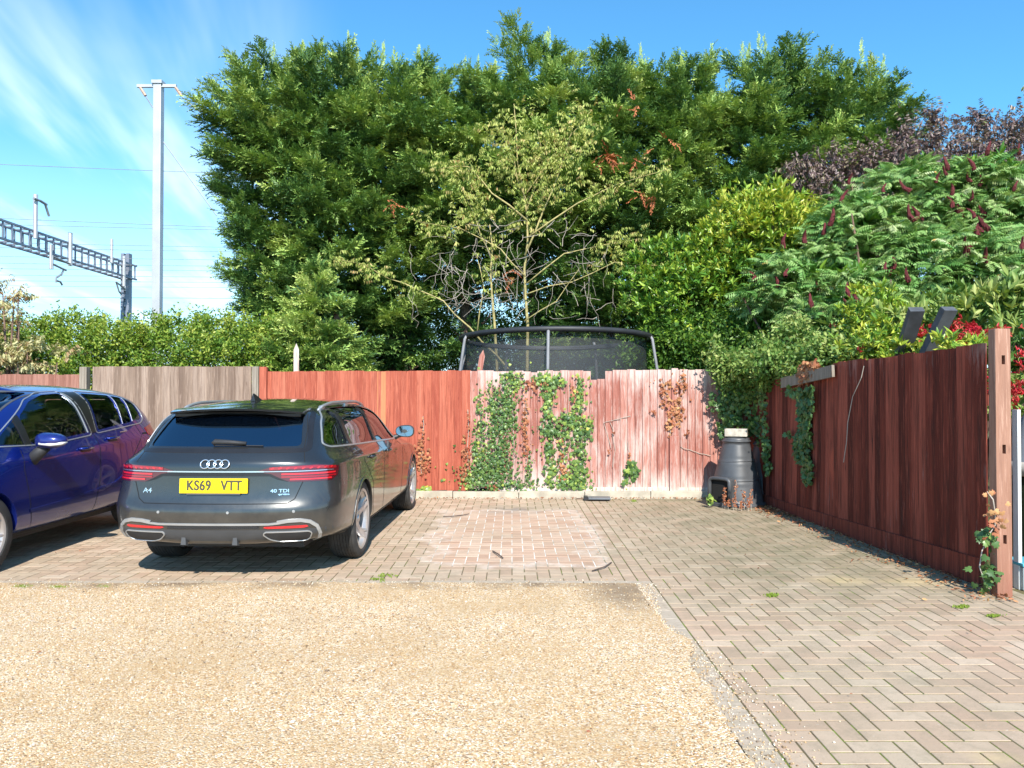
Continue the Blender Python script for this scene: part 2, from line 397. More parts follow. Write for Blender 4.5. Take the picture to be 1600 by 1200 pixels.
LOOSE = MT('loose_stone', .85, spec=.25)
LOOSE.base(LOOSE.ramp(LOOSE.island(), [(0, (0.16, 0.12, 0.09)), (.15, (0.40, 0.25, 0.12)), (.5, (0.58, 0.42, 0.25)), (.8, (0.68, 0.57, 0.42)), (1, (0.72, 0.67, 0.58))]))
def loose_gravel():
    r = np.random.RandomState(8); n = 16000
    y = 5.85 - (r.rand(n) ** 1.0) * 3.6; x = GX - .01 - r.rand(n) ** .9 * (y * .68 + 1.0)
    k = r.rand(n) < .14                                  # spilled over the edging and first bricks
    sp = np.clip(np.sin(y * 2.2) * .5 + .6, .1, 1)
    x[k] = GX + np.abs(r.normal(size=k.sum())) * .16 * sp[k]
    k2 = r.rand(n) < .05; y[k2] = 5.83 + np.abs(r.normal(size=k2.sum())) * .07; x[k2] = -r.rand(k2.sum()) * 5 + .9
    z = np.where((x > GX) | (y > 5.83), .003, .014)
    s = r.uniform(.0028, .0062, n) * np.where(r.rand(n) < .03, 1.7, 1)
    base = np.array([(1, 0, 0), (0, 1, 0), (-1, 0, 0), (0, -1, 0), (0, 0, 1), (0, 0, -1)], float)
    a = r.uniform(0, 6.28, n); ca, sa = np.cos(a), np.sin(a); sc = r.uniform(.6, 1.4, (n, 3)) * s[:, None] * [1.2, .9, .7]
    V = base[None] * (1 + r.uniform(-.25, .25, (n, 6, 1))) * sc[:, None, :]
    X = V[..., 0] * ca[:, None] - V[..., 1] * sa[:, None]; Y = V[..., 0] * sa[:, None] + V[..., 1] * ca[:, None]
    W = np.stack([X + x[:, None], Y + y[:, None], V[..., 2] + z[:, None]], -1).reshape(-1, 3)
    f = np.array([(0, 1, 4), (1, 2, 4), (2, 3, 4), (3, 0, 4), (1, 0, 5), (2, 1, 5), (3, 2, 5), (0, 3, 5)])
    Fc = (np.arange(n)[:, None, None] * 6 + f[None]).reshape(-1, 3)
    me = bpy.data.meshes.new('loose_gravel'); me.vertices.add(len(W)); me.vertices.foreach_set('co', W.astype(np.float32).ravel())
    me.loops.add(len(Fc) * 3); me.loops.foreach_set('vertex_index', Fc.astype(np.int32).ravel()); me.polygons.add(len(Fc)); me.polygons.foreach_set('loop_start', (np.arange(len(Fc)) * 3).astype(np.int32)); me.update(calc_edges=True)
    o = obj('loose_gravel', me, LOOSE.mat); tag(o, 'loose golden gravel stones, some spilled over the edging onto the bricks', 'gravel', kind='stuff')
loose_gravel()
# ------------------------------------------------------------ wood
def m_fence(name, stops, white=0.0, white_lo=0.5, grain=(0.20, 0.07, 0.05), knots=True, algae=0.0, isl=0.5, low=None, wz=.16):
    m = MT(name, 0.75, spec=0.25); p = m.coord('Object'); r = m.island()
    xyz = m.xyz(p)
    off = m.n("ShaderNodeCombineXYZ"); m.put(off.inputs[2], m.math('MULTIPLY', r, 37.0)); m.put(off.inputs[0], m.math('MULTIPLY', r, 11.0))
    va = m.n("ShaderNodeVectorMath", operation='ADD'); m.put(va.inputs[0], p); m.lk(off.outputs[0], va.inputs[1])
    mp = m.n("ShaderNodeMapping"); mp.inputs["Scale"].default_value = (26, 26, 1.1); m.lk(va.outputs[0], mp.inputs[0])
    g1 = m.noise(mp.outputs[0], 1.6, 6, .65, .6)
    mp2 = m.n("ShaderNodeMapping"); mp2.inputs["Scale"].default_value = (9, 9, .9); m.lk(va.outputs[0], mp2.inputs[0])
    g2 = m.noise(mp2.outputs[0], 1.0, 5, .6, .8)
    t = m.math('ADD', m.math('MULTIPLY', r, isl), m.math('MULTIPLY', g2, 1 - isl))
    c = m.ramp(t, stops)
    c = m.mix(m.rng(g1, .46, .66, 0, .75), c, grain)
    sk = m.noise(mp.outputs[0], 2.6, 5, .7, .2)
    c = m.mix(m.rng(sk, .54, .68, 0, .5), c, tuple(min(1, x * 1.45) for x in stops[-1][1]))
    if white:
        w = m.noise(mp2.outputs[0], 2.6, 6, .78, .2); w2 = m.noise(m.coord('Object', (1.4, 1.4, .8)), 1.0, 4, .6)
        zb = m.rng(xyz[2], 0.45, 0.0, 0, wz); zt = m.rng(xyz[2], 1.45, 1.75, 0, .10)
        k = m.math('ADD', m.math('ADD', m.math('MULTIPLY', w, .62), m.math('MULTIPLY', w2, .38)), m.math('ADD', zb, zt))
        c = m.mix(m.rng(k, white_lo, white_lo + .17, 0, white), c, m.mix(g1, (0.52, 0.40, 0.35), (0.70, 0.60, 0.55)))
    if low: c = m.mix(m.math('MULTIPLY', m.rng(xyz[2], .55, .05, 0, 1), m.rng(g2, .3, .6, .2, .9)), c, low)
    if knots:
        kn = m.voro(m.coord('Object', (9, 9, 2.2)), 1.0)
        c = m.mix(m.rng(kn, .09, .02, 0, .7), c, grain)
    m.base(c); m.bump(m.math('ADD', g1, m.math('MULTIPLY', g2, .4)), .9, .008)
    return m.mat
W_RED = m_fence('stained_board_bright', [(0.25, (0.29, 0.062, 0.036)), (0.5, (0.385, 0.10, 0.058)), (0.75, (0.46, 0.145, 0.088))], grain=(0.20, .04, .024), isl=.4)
W_FADE = m_fence('stained_board_faded', [(0.25, (0.27, 0.095, 0.07)), (0.5, (0.37, 0.145, 0.11)), (0.75, (0.46, 0.22, 0.17))], white=.82, white_lo=.475, grain=(0.20, .065, .048))
W_GREY = m_fence('bare_weathered_board', [(0.25, (0.17, 0.115, 0.085)), (0.5, (0.255, 0.18, 0.135)), (0.75, (0.34, 0.25, 0.195))], grain=(0.12, .075, .055))
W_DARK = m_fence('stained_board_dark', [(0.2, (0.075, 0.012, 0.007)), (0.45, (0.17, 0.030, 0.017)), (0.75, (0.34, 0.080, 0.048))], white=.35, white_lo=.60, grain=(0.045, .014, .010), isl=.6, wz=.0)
W_BROWN = m_fence('brown_board', [(0.2, (0.22, 0.09, 0.065)), (0.8, (0.34, 0.17, 0.13))], grain=(0.15, .06, .04))
W_POST = m_fence('post_wood', [(0.2, (0.26, 0.125, 0.08)), (0.6, (0.37, 0.20, 0.14)), (0.9, (0.46, 0.29, 0.22))], grain=(0.22, .11, .075), isl=.2, low=(0.30, 0.12, 0.08))
W_PEEL = m_fence('peeling_white_board', [(0.2, (0.46, 0.34, 0.27)), (0.5, (0.62, 0.52, 0.45)), (0.8, (0.74, 0.68, 0.62))], grain=(0.38, .20, .15), knots=False)
W_OLD = m_fence('old_grey_plank', [(0.2, (0.20, 0.165, 0.13)), (0.8, (0.34, 0.29, 0.235))], grain=(0.12, .09, .07), isl=.1)
M_CONC = simple('concrete', (0.42, 0.37, 0.29), .9, var=.25, nscale=7, bump=.5)

def boards(mb, x0, x1, z0, z1, rnd, w=0.108, th=0.030, y=0.0, skip=None, ragged=0.006, drops=()):
    """feather-edged vertical boards, each overlapping the next; local x along fence, front is -y"""
    n = max(1, round((x1 - x0) / w)); w = (x1 - x0) / n
    for i in range(n):
        a = x0 + i * w - .006; b = a + w + .012 - rnd.uniform(0, .003)
        zt = (z1(a) if callable(z1) else z1) + rnd.uniform(-ragged, ragged); zb = (z0(a) if callable(z0) else z0) + rnd.uniform(-.004, .004)
        for (da, db, dz) in drops:
            if da <= (a + b) / 2 <= db: zt -= dz
        if skip and skip(a): continue
        le = rnd.uniform(-.004, .004)
        yo0 = y - th - rnd.uniform(0, .003); yo1 = y - .004      # thick edge over the thin one
        nz = 5; vs = []
        for k in range(nz + 1):
            z = zb + (zt - zb) * k / nz; bow = rnd.uniform(-.0012, .0012)
            l = le * (k / nz)
            vs += [(a + l, yo0 + bow, z), (b + l, yo1 - .003 + bow, z), (b + l, y + .004, z), (a + l, y + .002, z)]
        fs = [(0, 3, 2, 1), tuple(nz * 4 + q for q in (0, 1, 2, 3))]
        for k in range(nz):
            for q in range(4): fs.append((k * 4 + q, k * 4 + (q + 1) % 4, k * 4 + 4 + (q + 1) % 4, k * 4 + 4 + q))
        mb.add(vs, fs)
def px(x, D): return (x - 800) / FPX * D
def pz(y, D): return EYE - (y - 617) / FPX * D
def P(x, y, D): return Vector((px(x, D), D, pz(y, D)))
fr = random.Random(21)
def rails(par, L, zs, mat):
    for z in zs: MB().box(0, .012, z, L, .06, z + .08).build('rail', mat, par)
# --- bright red panel
def fence_thing(name, loc, label, rz=0): return empty(name, loc, rz, label, 'fence')
xr0, xr1 = px(414, FENCE_Y), px(735, FENCE_Y)
f1 = fence_thing('board_fence', (xr0, FENCE_Y, 0), 'bright orange-red boarded fence bay behind the dark estate car')
b = MB(); boards(b, 0, xr1 - xr0, .10, lambda x: 1.755 + .006 * x, fr); b.build('boards', W_RED, f1)
rails(f1, xr1 - xr0, (.35, 1.35), W_RED)
M_TAN = m_fence('fresh_unstained_board', [(0.2, (0.42, 0.14, 0.06)), (0.8, (0.52, 0.21, 0.10))], grain=(0.45, .2, .09), isl=.2)
b = MB(); t0 = px(590, FENCE_Y) - xr0; b.box(t0, -.024, .1, t0 + .135, -.0185, 1.75); b.build('newer_board', M_TAN, f1)
# --- faded panel
xf0, xf1 = xr1 + .004, px(1168, FENCE_Y)
f2 = fence_thing('board_fence', (xf0, FENCE_Y, 0), 'faded pink fence bay with peeling white paint and ivy climbing over it')
n0, n1 = px(928, FENCE_Y) - xf0, px(948, FENCE_Y) - xf0
b = MB(); boards(b, 0, xf1 - xf0, .13, lambda x: 1.765 + (.018 if x > n1 else .0), fr, w=.104, ragged=.009, drops=((n0, n1 + .02, .12), (n0 - .9, n0 - .8, .03)))
b.build('boards', W_FADE, f2)
rails(f2, xf1 - xf0, (.35, 1.3), W_FADE)
b = MB(); q0 = px(905, FENCE_Y) - xf0; q1 = px(1044, FENCE_Y) - xf0
b.box(-.0 + px(780, FENCE_Y) - xf0, -.034, .02, q0, -.003, .135, bev=.004); b.box(q0 + .004, -.038, .02, q1, -.003, .145, bev=.004); b.box(q1 + .14, -.036, .02, xf1 - xf0, -.003, .14, bev=.004)
b.build('gravel_board', W_PEEL, f2)
b = MB(); b.box(q1 + .005, -.075, .0, q1 + .135, -.019, .86, bev=.006); b.build('post', W_FADE, f2)
b = MB(); b.box(q1 + .04, -.042, .86, q1 + .13, -.0185, 1.80, bev=.004); b.build('cover_strip', W_FADE, f2)
# --- grey-brown tall panels
xg0, xg1 = px(147, FENCE_Y), px(392, FENCE_Y)
f3 = fence_thing('board_fence', (xg0, FENCE_Y, 0), 'bare grey-brown fence bay between the two parked cars')
b = MB(); hx = px(268, FENCE_Y) - xg0
boards(b, 0, hx - .012, .1, 1.825, fr, w=.1, drops=()); boards(b, hx + .012, xg1 - xg0, .1, 1.825, fr, w=.1)
b.build('boards', W_GREY, f3)
rails(f3, xg1 - xg0, (.4, 1.5), W_GREY)
# --- low pinkish panel far left
xl0, xl1 = px(-330, FENCE_Y), px(127, FENCE_Y)
f4 = fence_thing('board_fence', (xl0, FENCE_Y, 0), 'low pinkish fence bay showing above the blue car roof')
b = MB(); boards(b, 0, xl1 - xl0, .1, 1.715, fr); b.build('boards', W_BROWN, f4)
def post(x0, w, h, mat, label, y=FENCE_Y, red=False):
    b = MB(); b.box(-w / 2, -.05, 0, w / 2, .05, h, bev=.004)
    o = b.build('fence_post', mat, loc=(x0, y, 0)); tag(o, label, 'post'); return o
post(px(132.5, FENCE_Y), .10, 1.82, W_OLD, 'grey square fence post left of the bare grey-brown fence bay')
post(px(400.5, FENCE_Y), .09, 1.825, W_OLD, 'grey square fence post left of the bright red fence bay')
b = MB(); b.box(-.05, -.04, 0, .05, .04, 1.82, bev=.004); o = b.build('fence_post', W_RED, loc=(px(409.5, FENCE_Y) + .035, FENCE_Y - .035, 0)); tag(o, 'bright red fence post at the left end of the red fence bay', 'post')
def stake(x, lean, zt, w, label, mat=W_FADE):
    b = MB(); h = zt - .9; D = FENCE_Y + .09
    vs = []
    for y in (-.012, .012): vs += [(-w / 2, y, 0), (w / 2, y, 0), (w / 2, y, h - .09), (0, y, h), (-w / 2, y, h - .09)]
    b.add(vs, [(0, 1, 2, 3, 4), (9, 8, 7, 6, 5), (0, 5, 6, 1), (1, 6, 7, 2), (2, 7, 8, 3), (3, 8, 9, 4), (4, 9, 5, 0)])
    o = b.build('pointed_picket', mat, loc=(px(x, D), D, .9)); o.rotation_euler = (0, lean, 0); tag(o, label, 'picket')
stake(463, 0.0, pz(536, FENCE_Y), .072, 'upright pointed pale picket above the bright red fence', W_PEEL)
stake(733, 0.17, pz(544, FENCE_Y), .075, 'leaning pointed red picket beside the trampoline net')
# --- kerb at the foot
b = MB(); x = px(400, 10.66)
while x < 3.2:
    w = .91; x2 = min(x + w, 3.24); b.box(x + .004, 10.62, -.05, x2 - .004, 10.70, .098 + fr.uniform(-.004, .004), bev=.006); x = x2
tag(b.build('concrete_kerb', M_CONC), kind='structure')
b = MB(); b.box(px(-330, 10.66), 10.62, -.05, px(398, 10.66), 10.70, .10, bev=.006); tag(b.build('concrete_kerb', M_CONC), kind='structure')
tag(MB().add([(-9, 10.70, .06), (3.2, 10.70, .06), (3.2, 10.79, .06), (-9, 10.79, .06)], [(0, 1, 2, 3)]).build('soil_strip', earth.data.materials[0]), kind='structure')

# --- right-hand fence, runs towards the camera
ang = math.atan2(1, -0.05)       # direction of increasing y
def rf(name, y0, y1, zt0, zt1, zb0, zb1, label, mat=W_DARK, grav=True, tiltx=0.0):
    """panel from far end y1 to near end y0; local +x runs towards the camera"""
    L = (y1 - y0) * math.hypot(1, .05)
    e = empty(name, (FX(y1), y1, 0), math.atan2(-1, 0.05), label, 'fence')
    b = MB(); zt = lambda x: zt1 + (zt0 - zt1) * x / L; zb = lambda x: zb1 + (zb0 - zb1) * x / L
    bb = MB(); boards(bb, 0, L, zb, zt, fr, w=.102, th=.02, ragged=.010)
    # boards face -x world, i.e. local -y after rotation: flip so that the front is at the camera side
    bb.build('boards', mat, e)
    rails(e, L, (.4, 1.35), mat)
    if grav:
        b = MB(); b.add([(0, -.035, -.02), (L, -.035, -.02), (L, -.035, zb0 + .01), (0, -.035, zb1 + .01), (0, -.004, -.02), (L, -.004, -.02), (L, -.004, zb0 + .01), (0, -.004, zb1 + .01)],
                        [(0, 1, 2, 3), (4, 7, 6, 5), (3, 2, 6, 7), (0, 3, 7, 4), (1, 5, 6, 2)]); b.build('gravel_board', W_DARK, e)
    e.rotation_euler = (tiltx, 0, math.atan2(-1, 0.05))
    return e
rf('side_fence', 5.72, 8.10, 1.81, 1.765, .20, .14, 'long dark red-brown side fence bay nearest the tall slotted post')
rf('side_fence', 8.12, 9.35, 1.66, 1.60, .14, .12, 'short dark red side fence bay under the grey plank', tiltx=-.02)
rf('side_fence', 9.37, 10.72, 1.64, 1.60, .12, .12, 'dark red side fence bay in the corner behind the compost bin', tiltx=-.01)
# tall post with slots
PY = 5.50; PXw = px(1575, PY)
ph = pz(514, PY)
e = empty('slotted_post', (3.485, PY, 0), R(-2), 'tall thick brown post with three slots at the near end of the side fence', 'post')
bm = bmesh.new(); bmesh.ops.create_cube(bm, size=1)
for v in bm.verts:
    v.co = Vector((v.co.x * .107, v.co.y * .09, (v.co.z + .5) * ph))
    if v.co.z > 1 and v.co.x > 0: v.co.z -= .0
bmesh.ops.bevel(bm, geom=[x for x in bm.edges], offset=.007, segments=2, affect='EDGES', profile=.6)
me = bpy.data.meshes.new('post_body'); bm.to_mesh(me); bm.free()
pb = obj('post_body', me, W_POST, e); autosmooth(me, 40)
def boolean(me, cutters, op='DIFFERENCE'):
    """apply exact booleans without operators"""
    o = bpy.data.objects.new('tmp', me); col.objects.link(o); tmp = []
    for c in cutters:
        c2 = bpy.data.objects.new('tmpc', c); col.objects.link(c2); tmp.append(c2)
        md = o.modifiers.new('b', 'BOOLEAN'); md.operation = op; md.solver = 'EXACT'; md.object = c2
    dg = bpy.context.evaluated_depsgraph_get(); dg.update()
    r = bpy.data.meshes.new_from_object(o.evaluated_get(dg))
    for c2 in tmp: bpy.data.objects.remove(c2)
    bpy.data.objects.remove(o); return r
cuts = []
for zc in (pz(562, 5.44), pz(702, 5.44), pz(843, 5.44)):
    cuts.append(MB().box(-.010, -.2, zc - .032, .014, .02, zc + .032).mesh('cut'))
pb.data = boolean(me, cuts); pb.data.materials.clear(); pb.data.materials.append(W_POST)
pb.rotation_euler = (0, 0, 0)
# plank fixed across the top of the side fence
D0, D1 = 8.02, 9.35
b = MB(); a0 = Vector((FX(D0) - .06, D0, 0)); a1 = Vector((FX(D1) - .06, D1, 0))
b.bar((a0.x, a0.y, 1.68), (a1.x, a1.y, 1.575), .03, .125)
tag(b.build('grey_plank', W_OLD), 'weathered grey plank fixed across the top of the side fence below the ivy', 'plank')

# two dark slanted posts beyond the side fence
M_DKPL = simple('dark_grey_plastic', (0.075, 0.08, 0.09), .6, var=.3, nscale=9, bump=.3)
def slant(x0, y0, x1, y1, Dt, Db, label):
    p1 = P(x1, y1, Dt); yb = 617 + EYE * FPX / Db; xb = x0 + (x1 - x0) / (y1 - y0) * (yb - y0); p0 = P(xb, yb, Db)
    b = MB(); b.bar(p0, p1, .13, .07)
    o = b.build('slanting_post', M_DKPL); tag(o, label, 'post')
slant(1407, 565, 1433, 483, 7.3, 9.2, 'left one of two dark grey slanting posts standing above the side fence')
slant(1452, 548, 1484, 482, 7.0, 8.6, 'right one of two dark grey slanting posts standing above the side fence')
# ------------------------------------------------------------ railway overhead line
M_STEEL = simple('galvanised_steel', (0.42, 0.43, 0.44), .5, .35, var=.12, nscale=1.5)
M_GIRD = simple('painted_girder', (0.20, 0.22, 0.27), .5, .3, var=.2, nscale=1.5)
M_WIRE = simple('wire', (0.30, 0.32, 0.34), .5, .4)
M_INS = simple('insulator', (0.38, 0.25, 0.18), .4)
MD = 30.0
mast = empty('overhead_line_mast', (px(245, MD), MD, 0), 0, 'tall pale steel mast with a short crossarm beyond the hedge', 'mast')
h = pz(128, MD)
b = MB(); b.box(-.175, -.175, 0, .175, .175, h * .28, bev=.02); b.box(-.155, -.155, h * .28, .155, .155, h, bev=.02); b.box(-.2, -.2, h - .05, .2, .2, h + .08); b.build('column', M_STEEL, mast)
b = MB(); b.box(-.82, -.10, h - .17, .72, .0, h - .06); b.build('crossarm', M_STEEL, mast)
for (xa, xb) in ((-.70, -.28), (.68, 1.15)):
    b = MB(); b.tube([(xa, -.05, h - .17), (xa + (xb - xa) * .5, -.05, h - .5)], .06, 6); b.build('insulator', M_INS, mast)
b = MB(); b.tube([(-.5, -.05, h - .5), (.0, 0, h - 1.3)], .02, 5); b.tube([(.9, -.05, h - .5), (3.2, 0, h - 2.5)], .02, 5); b.tube([(.2, 0, h - 2.3), (2.3, 0, h - 5.2)], .02, 5); b.build('stay_wire', M_WIRE, mast)

GXW = -22.6
gan = empty('signal_gantry', (GXW, 45, 0), 0, 'lattice boom gantry carrying railway wires, ending in a perforated column', 'gantry')
def gz(y, D): return pz(y, D)
zt, zb = 9.05, 8.25
b = MB(); b.box(-.24, -.19, 0, -.06, .19, 9.7); b.box(.06, -.19, 0, .24, .19, 9.7)
for k in range(20): b.box(-.06, -.16, .6 + k * .46, .06, .16, .6 + k * .46 + .25)
b.build('column', M_GIRD, gan)
b = MB()
for (x, z) in ((-.35, zt), (.35, zt), (-.35, zb), (.35, zb)): b.bar((x, .5, z), (x, -24, z), .09)
k = 0
y = .3
while y > -24:
    for x in (-.35, .35): b.bar((x, y, zb), (x, y, zt), .06)
    b.bar((-.35, y, zt), (.35, y, zt), .05); b.bar((-.35, y, zb), (.35, y, zb), .05)
    y -= .62
b.build('lattice_boom', M_GIRD, gan)
# drop posts and upright posts on the boom : x pixel -> depth from X
def gd(xp): return GXW * FPX / (xp - 800)
for (xp, yt, yb, w) in ((39, 303, 372, .2), (95, 363, 415, .22), (161, 373, 411, .18), (181, 400, 447, .18), (64, 382, 420, .14)):
    D = gd(xp); b = MB(); b.tube([(.42, D - 45, pz(yb, D)), (.42, D - 45, pz(yt, D))], w / 2, 8); b.build('drop_post', M_STEEL, gan)
def arm(pts, r=.05):
    b = MB()
    for seg in pts:
        b.tube([(.5, gd(x) - 45, pz(y, gd(x))) for x, y in seg], r, 6)
    b.build('cantilever_arm', M_WIRE, gan)
arm([[(64, 400), (78, 406), (92, 412)], [(64, 412), (75, 417), (86, 422)], [(64, 420), (64, 400)], [(82, 422), (79, 428), (70, 434), (70, 441)], [(70, 438), (77, 440), (80, 445)]])
arm([[(165, 440), (173, 445), (181, 452)], [(167, 442), (171, 455), (175, 460), (174, 466)], [(181, 447), (181, 454)]])
arm([[(33, 309), (44, 313), (54, 319)], [(52, 319), (55, 328), (58, 337)]], .06)
# portal over other tracks beyond the left edge is out of view
M_RAILW = M_WIRE
wl = [((-40, 251), (300, 272), 30), ((-40, 336), (380, 360), 36), ((-40, 347), (400, 360), 38), ((-40, 376), (400, 386), 40), ((-40, 384), (400, 392), 40), ((-40, 398), (400, 405), 42),
      ((-40, 409), (400, 414), 43), ((-40, 418), (400, 420), 44), ((-40, 428), (400, 430), 45), ((-40, 437), (400, 438), 46), ((-40, 445), (400, 446), 47), ((-40, 462), (400, 463), 47)]
for i, ((xa, ya), (xb, yb), D) in enumerate(wl):
    a = P(xa - 60, ya, D); c = P(xb + 900, yb + (yb - ya) * 900 / 440 * .4, D + 1.0); pts = []
    for k in range(25):
        t = k / 24; p = a.lerp(c, t); p.z -= .5 * 4 * t * (1 - t) * .3; pts.append(p)
    b = MB(); b.tube(pts, .014 if i else .011, 5)
    o = b.build('overhead_wire', M_RAILW); tag(o, 'thin railway overhead wire running level across the sky left of the conifers' if i else 'highest thin wire crossing behind the tall steel mast', 'wire', 'railway overhead wires')

# ------------------------------------------------------------ trampoline
M_PAD = simple('black_foam_pad', (0.022, 0.023, 0.027), .55, var=.3)
M_POLE = simple('grey_foam_pole', (0.20, 0.20, 0.21), .55, var=.2)
def m_net():
    m = MT('safety_net', .7); m.base((0.05, 0.055, 0.06))
    t = m.n("ShaderNodeBsdfTransparent"); mx = m.n("ShaderNodeMixShader"); mx.inputs[0].default_value = .46
    m.lk(t.outputs[0], mx.inputs[1]); m.lk(m.b.outputs[0], mx.inputs[2]); m.lk(mx.outputs[0], m.out.inputs[0]); return m.mat
TD = 12.65; TX = px(868, TD); TR = 1.55
tr = empty('trampoline', (TX, TD, 0), 0, 'round trampoline with black safety net showing above the back fence', 'trampoline')
RZ = pz(514, TD - TR)
ring = [(TR * math.cos(2 * math.pi * k / 64), TR * math.sin(2 * math.pi * k / 64), RZ - .04 - .045 * math.sin(2 * math.pi * k / 64)) for k in range(65)]
b = MB(); b.tube(ring, .042, 10, cap=False); b.build('top_ring', M_PAD, tr, smooth=True)
rn = TR - .03
netp = []
def nz(t): return RZ - .06 - .055 * math.sin(t)
b = MB(); vs = []; n = 72
for k in range(n):
    t = 2 * math.pi * k / n
    for q in range(6):
        z = nz(t) - (nz(t) - .95) * q / 5; r = rn - .05 - .03 * math.sin(t * 9) * (q / 5) ; vs.append((r * math.cos(t), r * math.sin(t), z))
b.add(vs, [(k * 6 + q, ((k + 1) % n) * 6 + q, ((k + 1) % n) * 6 + q + 1, k * 6 + q + 1) for k in range(n) for q in range(5)])
b.build('safety_net', m_net(), tr, smooth=True, fix=False)
b = MB(); b.tube([((rn - .05) * math.cos(2 * math.pi * k / 64), (rn - .05) * math.sin(2 * math.pi * k / 64), nz(2 * math.pi * k / 64)) for k in range(65)], .022, 8, cap=False); b.build('net_hem', M_PAD, tr, smooth=True)
for a in (-97, -22, 160, 205, 60, 120):
    t = R(a); c, s_ = math.cos(t), math.sin(t)
    b = MB(); b.tube([((TR + .16) * c, (TR + .16) * s_, 0), ((TR + .16) * c, (TR + .16) * s_, 1.3), ((TR + .13) * c, (TR + .13) * s_, 1.8), ((TR + .05) * c, (TR + .05) * s_, RZ - .08), (TR * c, TR * s_, RZ)], .024, 8)
    b.build('pole', M_POLE, tr, smooth=True)
b = MB(); b.lathe([(TR + .1, .9), (TR + .12, .93), (TR - .2, .95), (TR - .2, .92)], 48); b.build('spring_pad', M_PAD, tr, smooth=True)
b = MB(); b.lathe([(TR - .2, .93), (0.01, .92)], 48); b.build('jumping_mat', M_PAD, tr)
# ------------------------------------------------------------ foliage
def norm(a): return a / np.maximum(np.linalg.norm(a, axis=-1, keepdims=True), 1e-9)
class Leaves:
    """bakes many oriented copies of small leaf templates into one mesh with a per-copy tint"""
    def __init__(s): s.V = []; s.F4 = []; s.F3 = []; s.T = []; s.nv = 0
    def add(s, tpl, pos, axis, up, scale, tint, stretch=None):
        tv, tf = tpl; pos = np.asarray(pos, float); n = len(pos)
        if n == 0: return
        a = norm(np.asarray(axis, float)); sd_ = np.cross(a, up); bad = np.linalg.norm(sd_, axis=1) < 1e-3; sd_[bad] = np.cross(a[bad], [1, 0, 0.2]); sd_ = norm(sd_); nn = np.cross(sd_, a)
        sc = np.asarray(scale, float).reshape(n, 1, 1) * np.ones((n, 1, 1))
        T = tv[None, :, :] * sc
        W = T[:, :, 0:1] * sd_[:, None, :] + T[:, :, 1:2] * a[:, None, :] + T[:, :, 2:3] * nn[:, None, :] + pos[:, None, :]
        k = len(tv); s.V.append(W.reshape(-1, 3)); offs = (np.arange(n) * k + s.nv)[:, None]
        f4 = np.array([f for f in tf if len(f) == 4], int).reshape(-1, 4); f3 = np.array([f for f in tf if len(f) == 3], int).reshape(-1, 3)
        if len(f4): s.F4.append((offs[:, :, None] + f4[None]).reshape(-1, 4))
        if len(f3): s.F3.append((offs[:, :, None] + f3[None]).reshape(-1, 3))
        s.T.append(np.repeat(np.asarray(tint, float) * np.ones(n), k)); s.nv += n * k
    def mesh(s, name):
        V = np.concatenate(s.V); me = bpy.data.meshes.new(name)
        f4 = np.concatenate(s.F4) if s.F4 else np.zeros((0, 4), int); f3 = np.concatenate(s.F3) if s.F3 else np.zeros((0, 3), int)
        me.vertices.add(len(V)); me.vertices.foreach_set('co', V.astype(np.float32).ravel())
        nl = len(f4) * 4 + len(f3) * 3; me.loops.add(nl); me.loops.foreach_set('vertex_index', np.concatenate([f4.ravel(), f3.ravel()]).astype(np.int32))
        me.polygons.add(len(f4) + len(f3))
        ls = np.concatenate([np.arange(len(f4)) * 4, len(f4) * 4 + np.arange(len(f3)) * 3]).astype(np.int32)
        me.polygons.foreach_set('loop_start', ls)
        me.update(calc_edges=True)
        at = me.attributes.new('tint', 'FLOAT', 'POINT'); at.data.foreach_set('value', np.concatenate(s.T).astype(np.float32))
        return me
    def build(s, name, mat, parent, loc=None):
        me = s.mesh(name); me.materials.append(mat); return obj(name, me, None, parent, loc)

def m_leaf(name, stops, rough=.5, trans=.25, spec=.35, isl=.35, tcol=None, bloom=None):
    """stops run along the per-clump tint; each leaf island shifts a little"""
    m = MT(name, rough, spec=spec)
    t = m.math('ADD', m.math('MULTIPLY', m.attr('tint'), 1 - isl), m.math('MULTIPLY', m.island(), isl))
    c = m.ramp(t, stops)
    m.base(c)
    tr_ = m.n("ShaderNodeBsdfTranslucent"); m.put(tr_.inputs[0], m.mix(1.0, c, tcol or (1.0, 1.0, .45), 'MULTIPLY'))
    mx = m.n("ShaderNodeMixShader"); mx.inputs[0].default_value = trans
    m.lk(m.b.outputs[0], mx.inputs[1]); m.lk(tr_.outputs[0], mx.inputs[2]); m.lk(mx.outputs[0], m.out.inputs[0]); return m.mat

def t_spray(seed=0, pairs=7, wid=.05, ln=.34, droop=.22):
    """flat feathery conifer spray"""
    r = random.Random(seed); v = []; f = []
    def dz(t): return -droop * t * t
    for i in range(pairs):
        t = .08 + .84 * i / (pairs - 1)
        for sgn in (-1, 1):
            l = ln * (1.05 - .72 * t) * r.uniform(.75, 1.15); a = R(r.uniform(38, 56)); tt = t + r.uniform(-.03, .03)
            bx, by = 0, tt; ex, ey = sgn * l * math.sin(a), tt + l * math.cos(a); b = len(v)
            w = wid * (1.1 - .4 * t); zz = r.uniform(-.06, .04)
            v += [(bx, by - w * .5, dz(tt)), (ex * .55 - sgn * w * .15, (by * .45 + ey * .55) - w * .9, dz(tt) + zz), (ex, ey, dz(tt) + zz * 2 - .03), (ex * .45, by * .55 + ey * .45 + w * .8, dz(tt) + zz)]
            f.append((b, b + 1, b + 2, b + 3))
    b = len(v); v += [(-wid * .4, .55, dz(.55)), (wid * .4, .55, dz(.55)), (0, 1.08, dz(1.08))]; f.append((b, b + 1, b + 2))
    return np.array(v), f
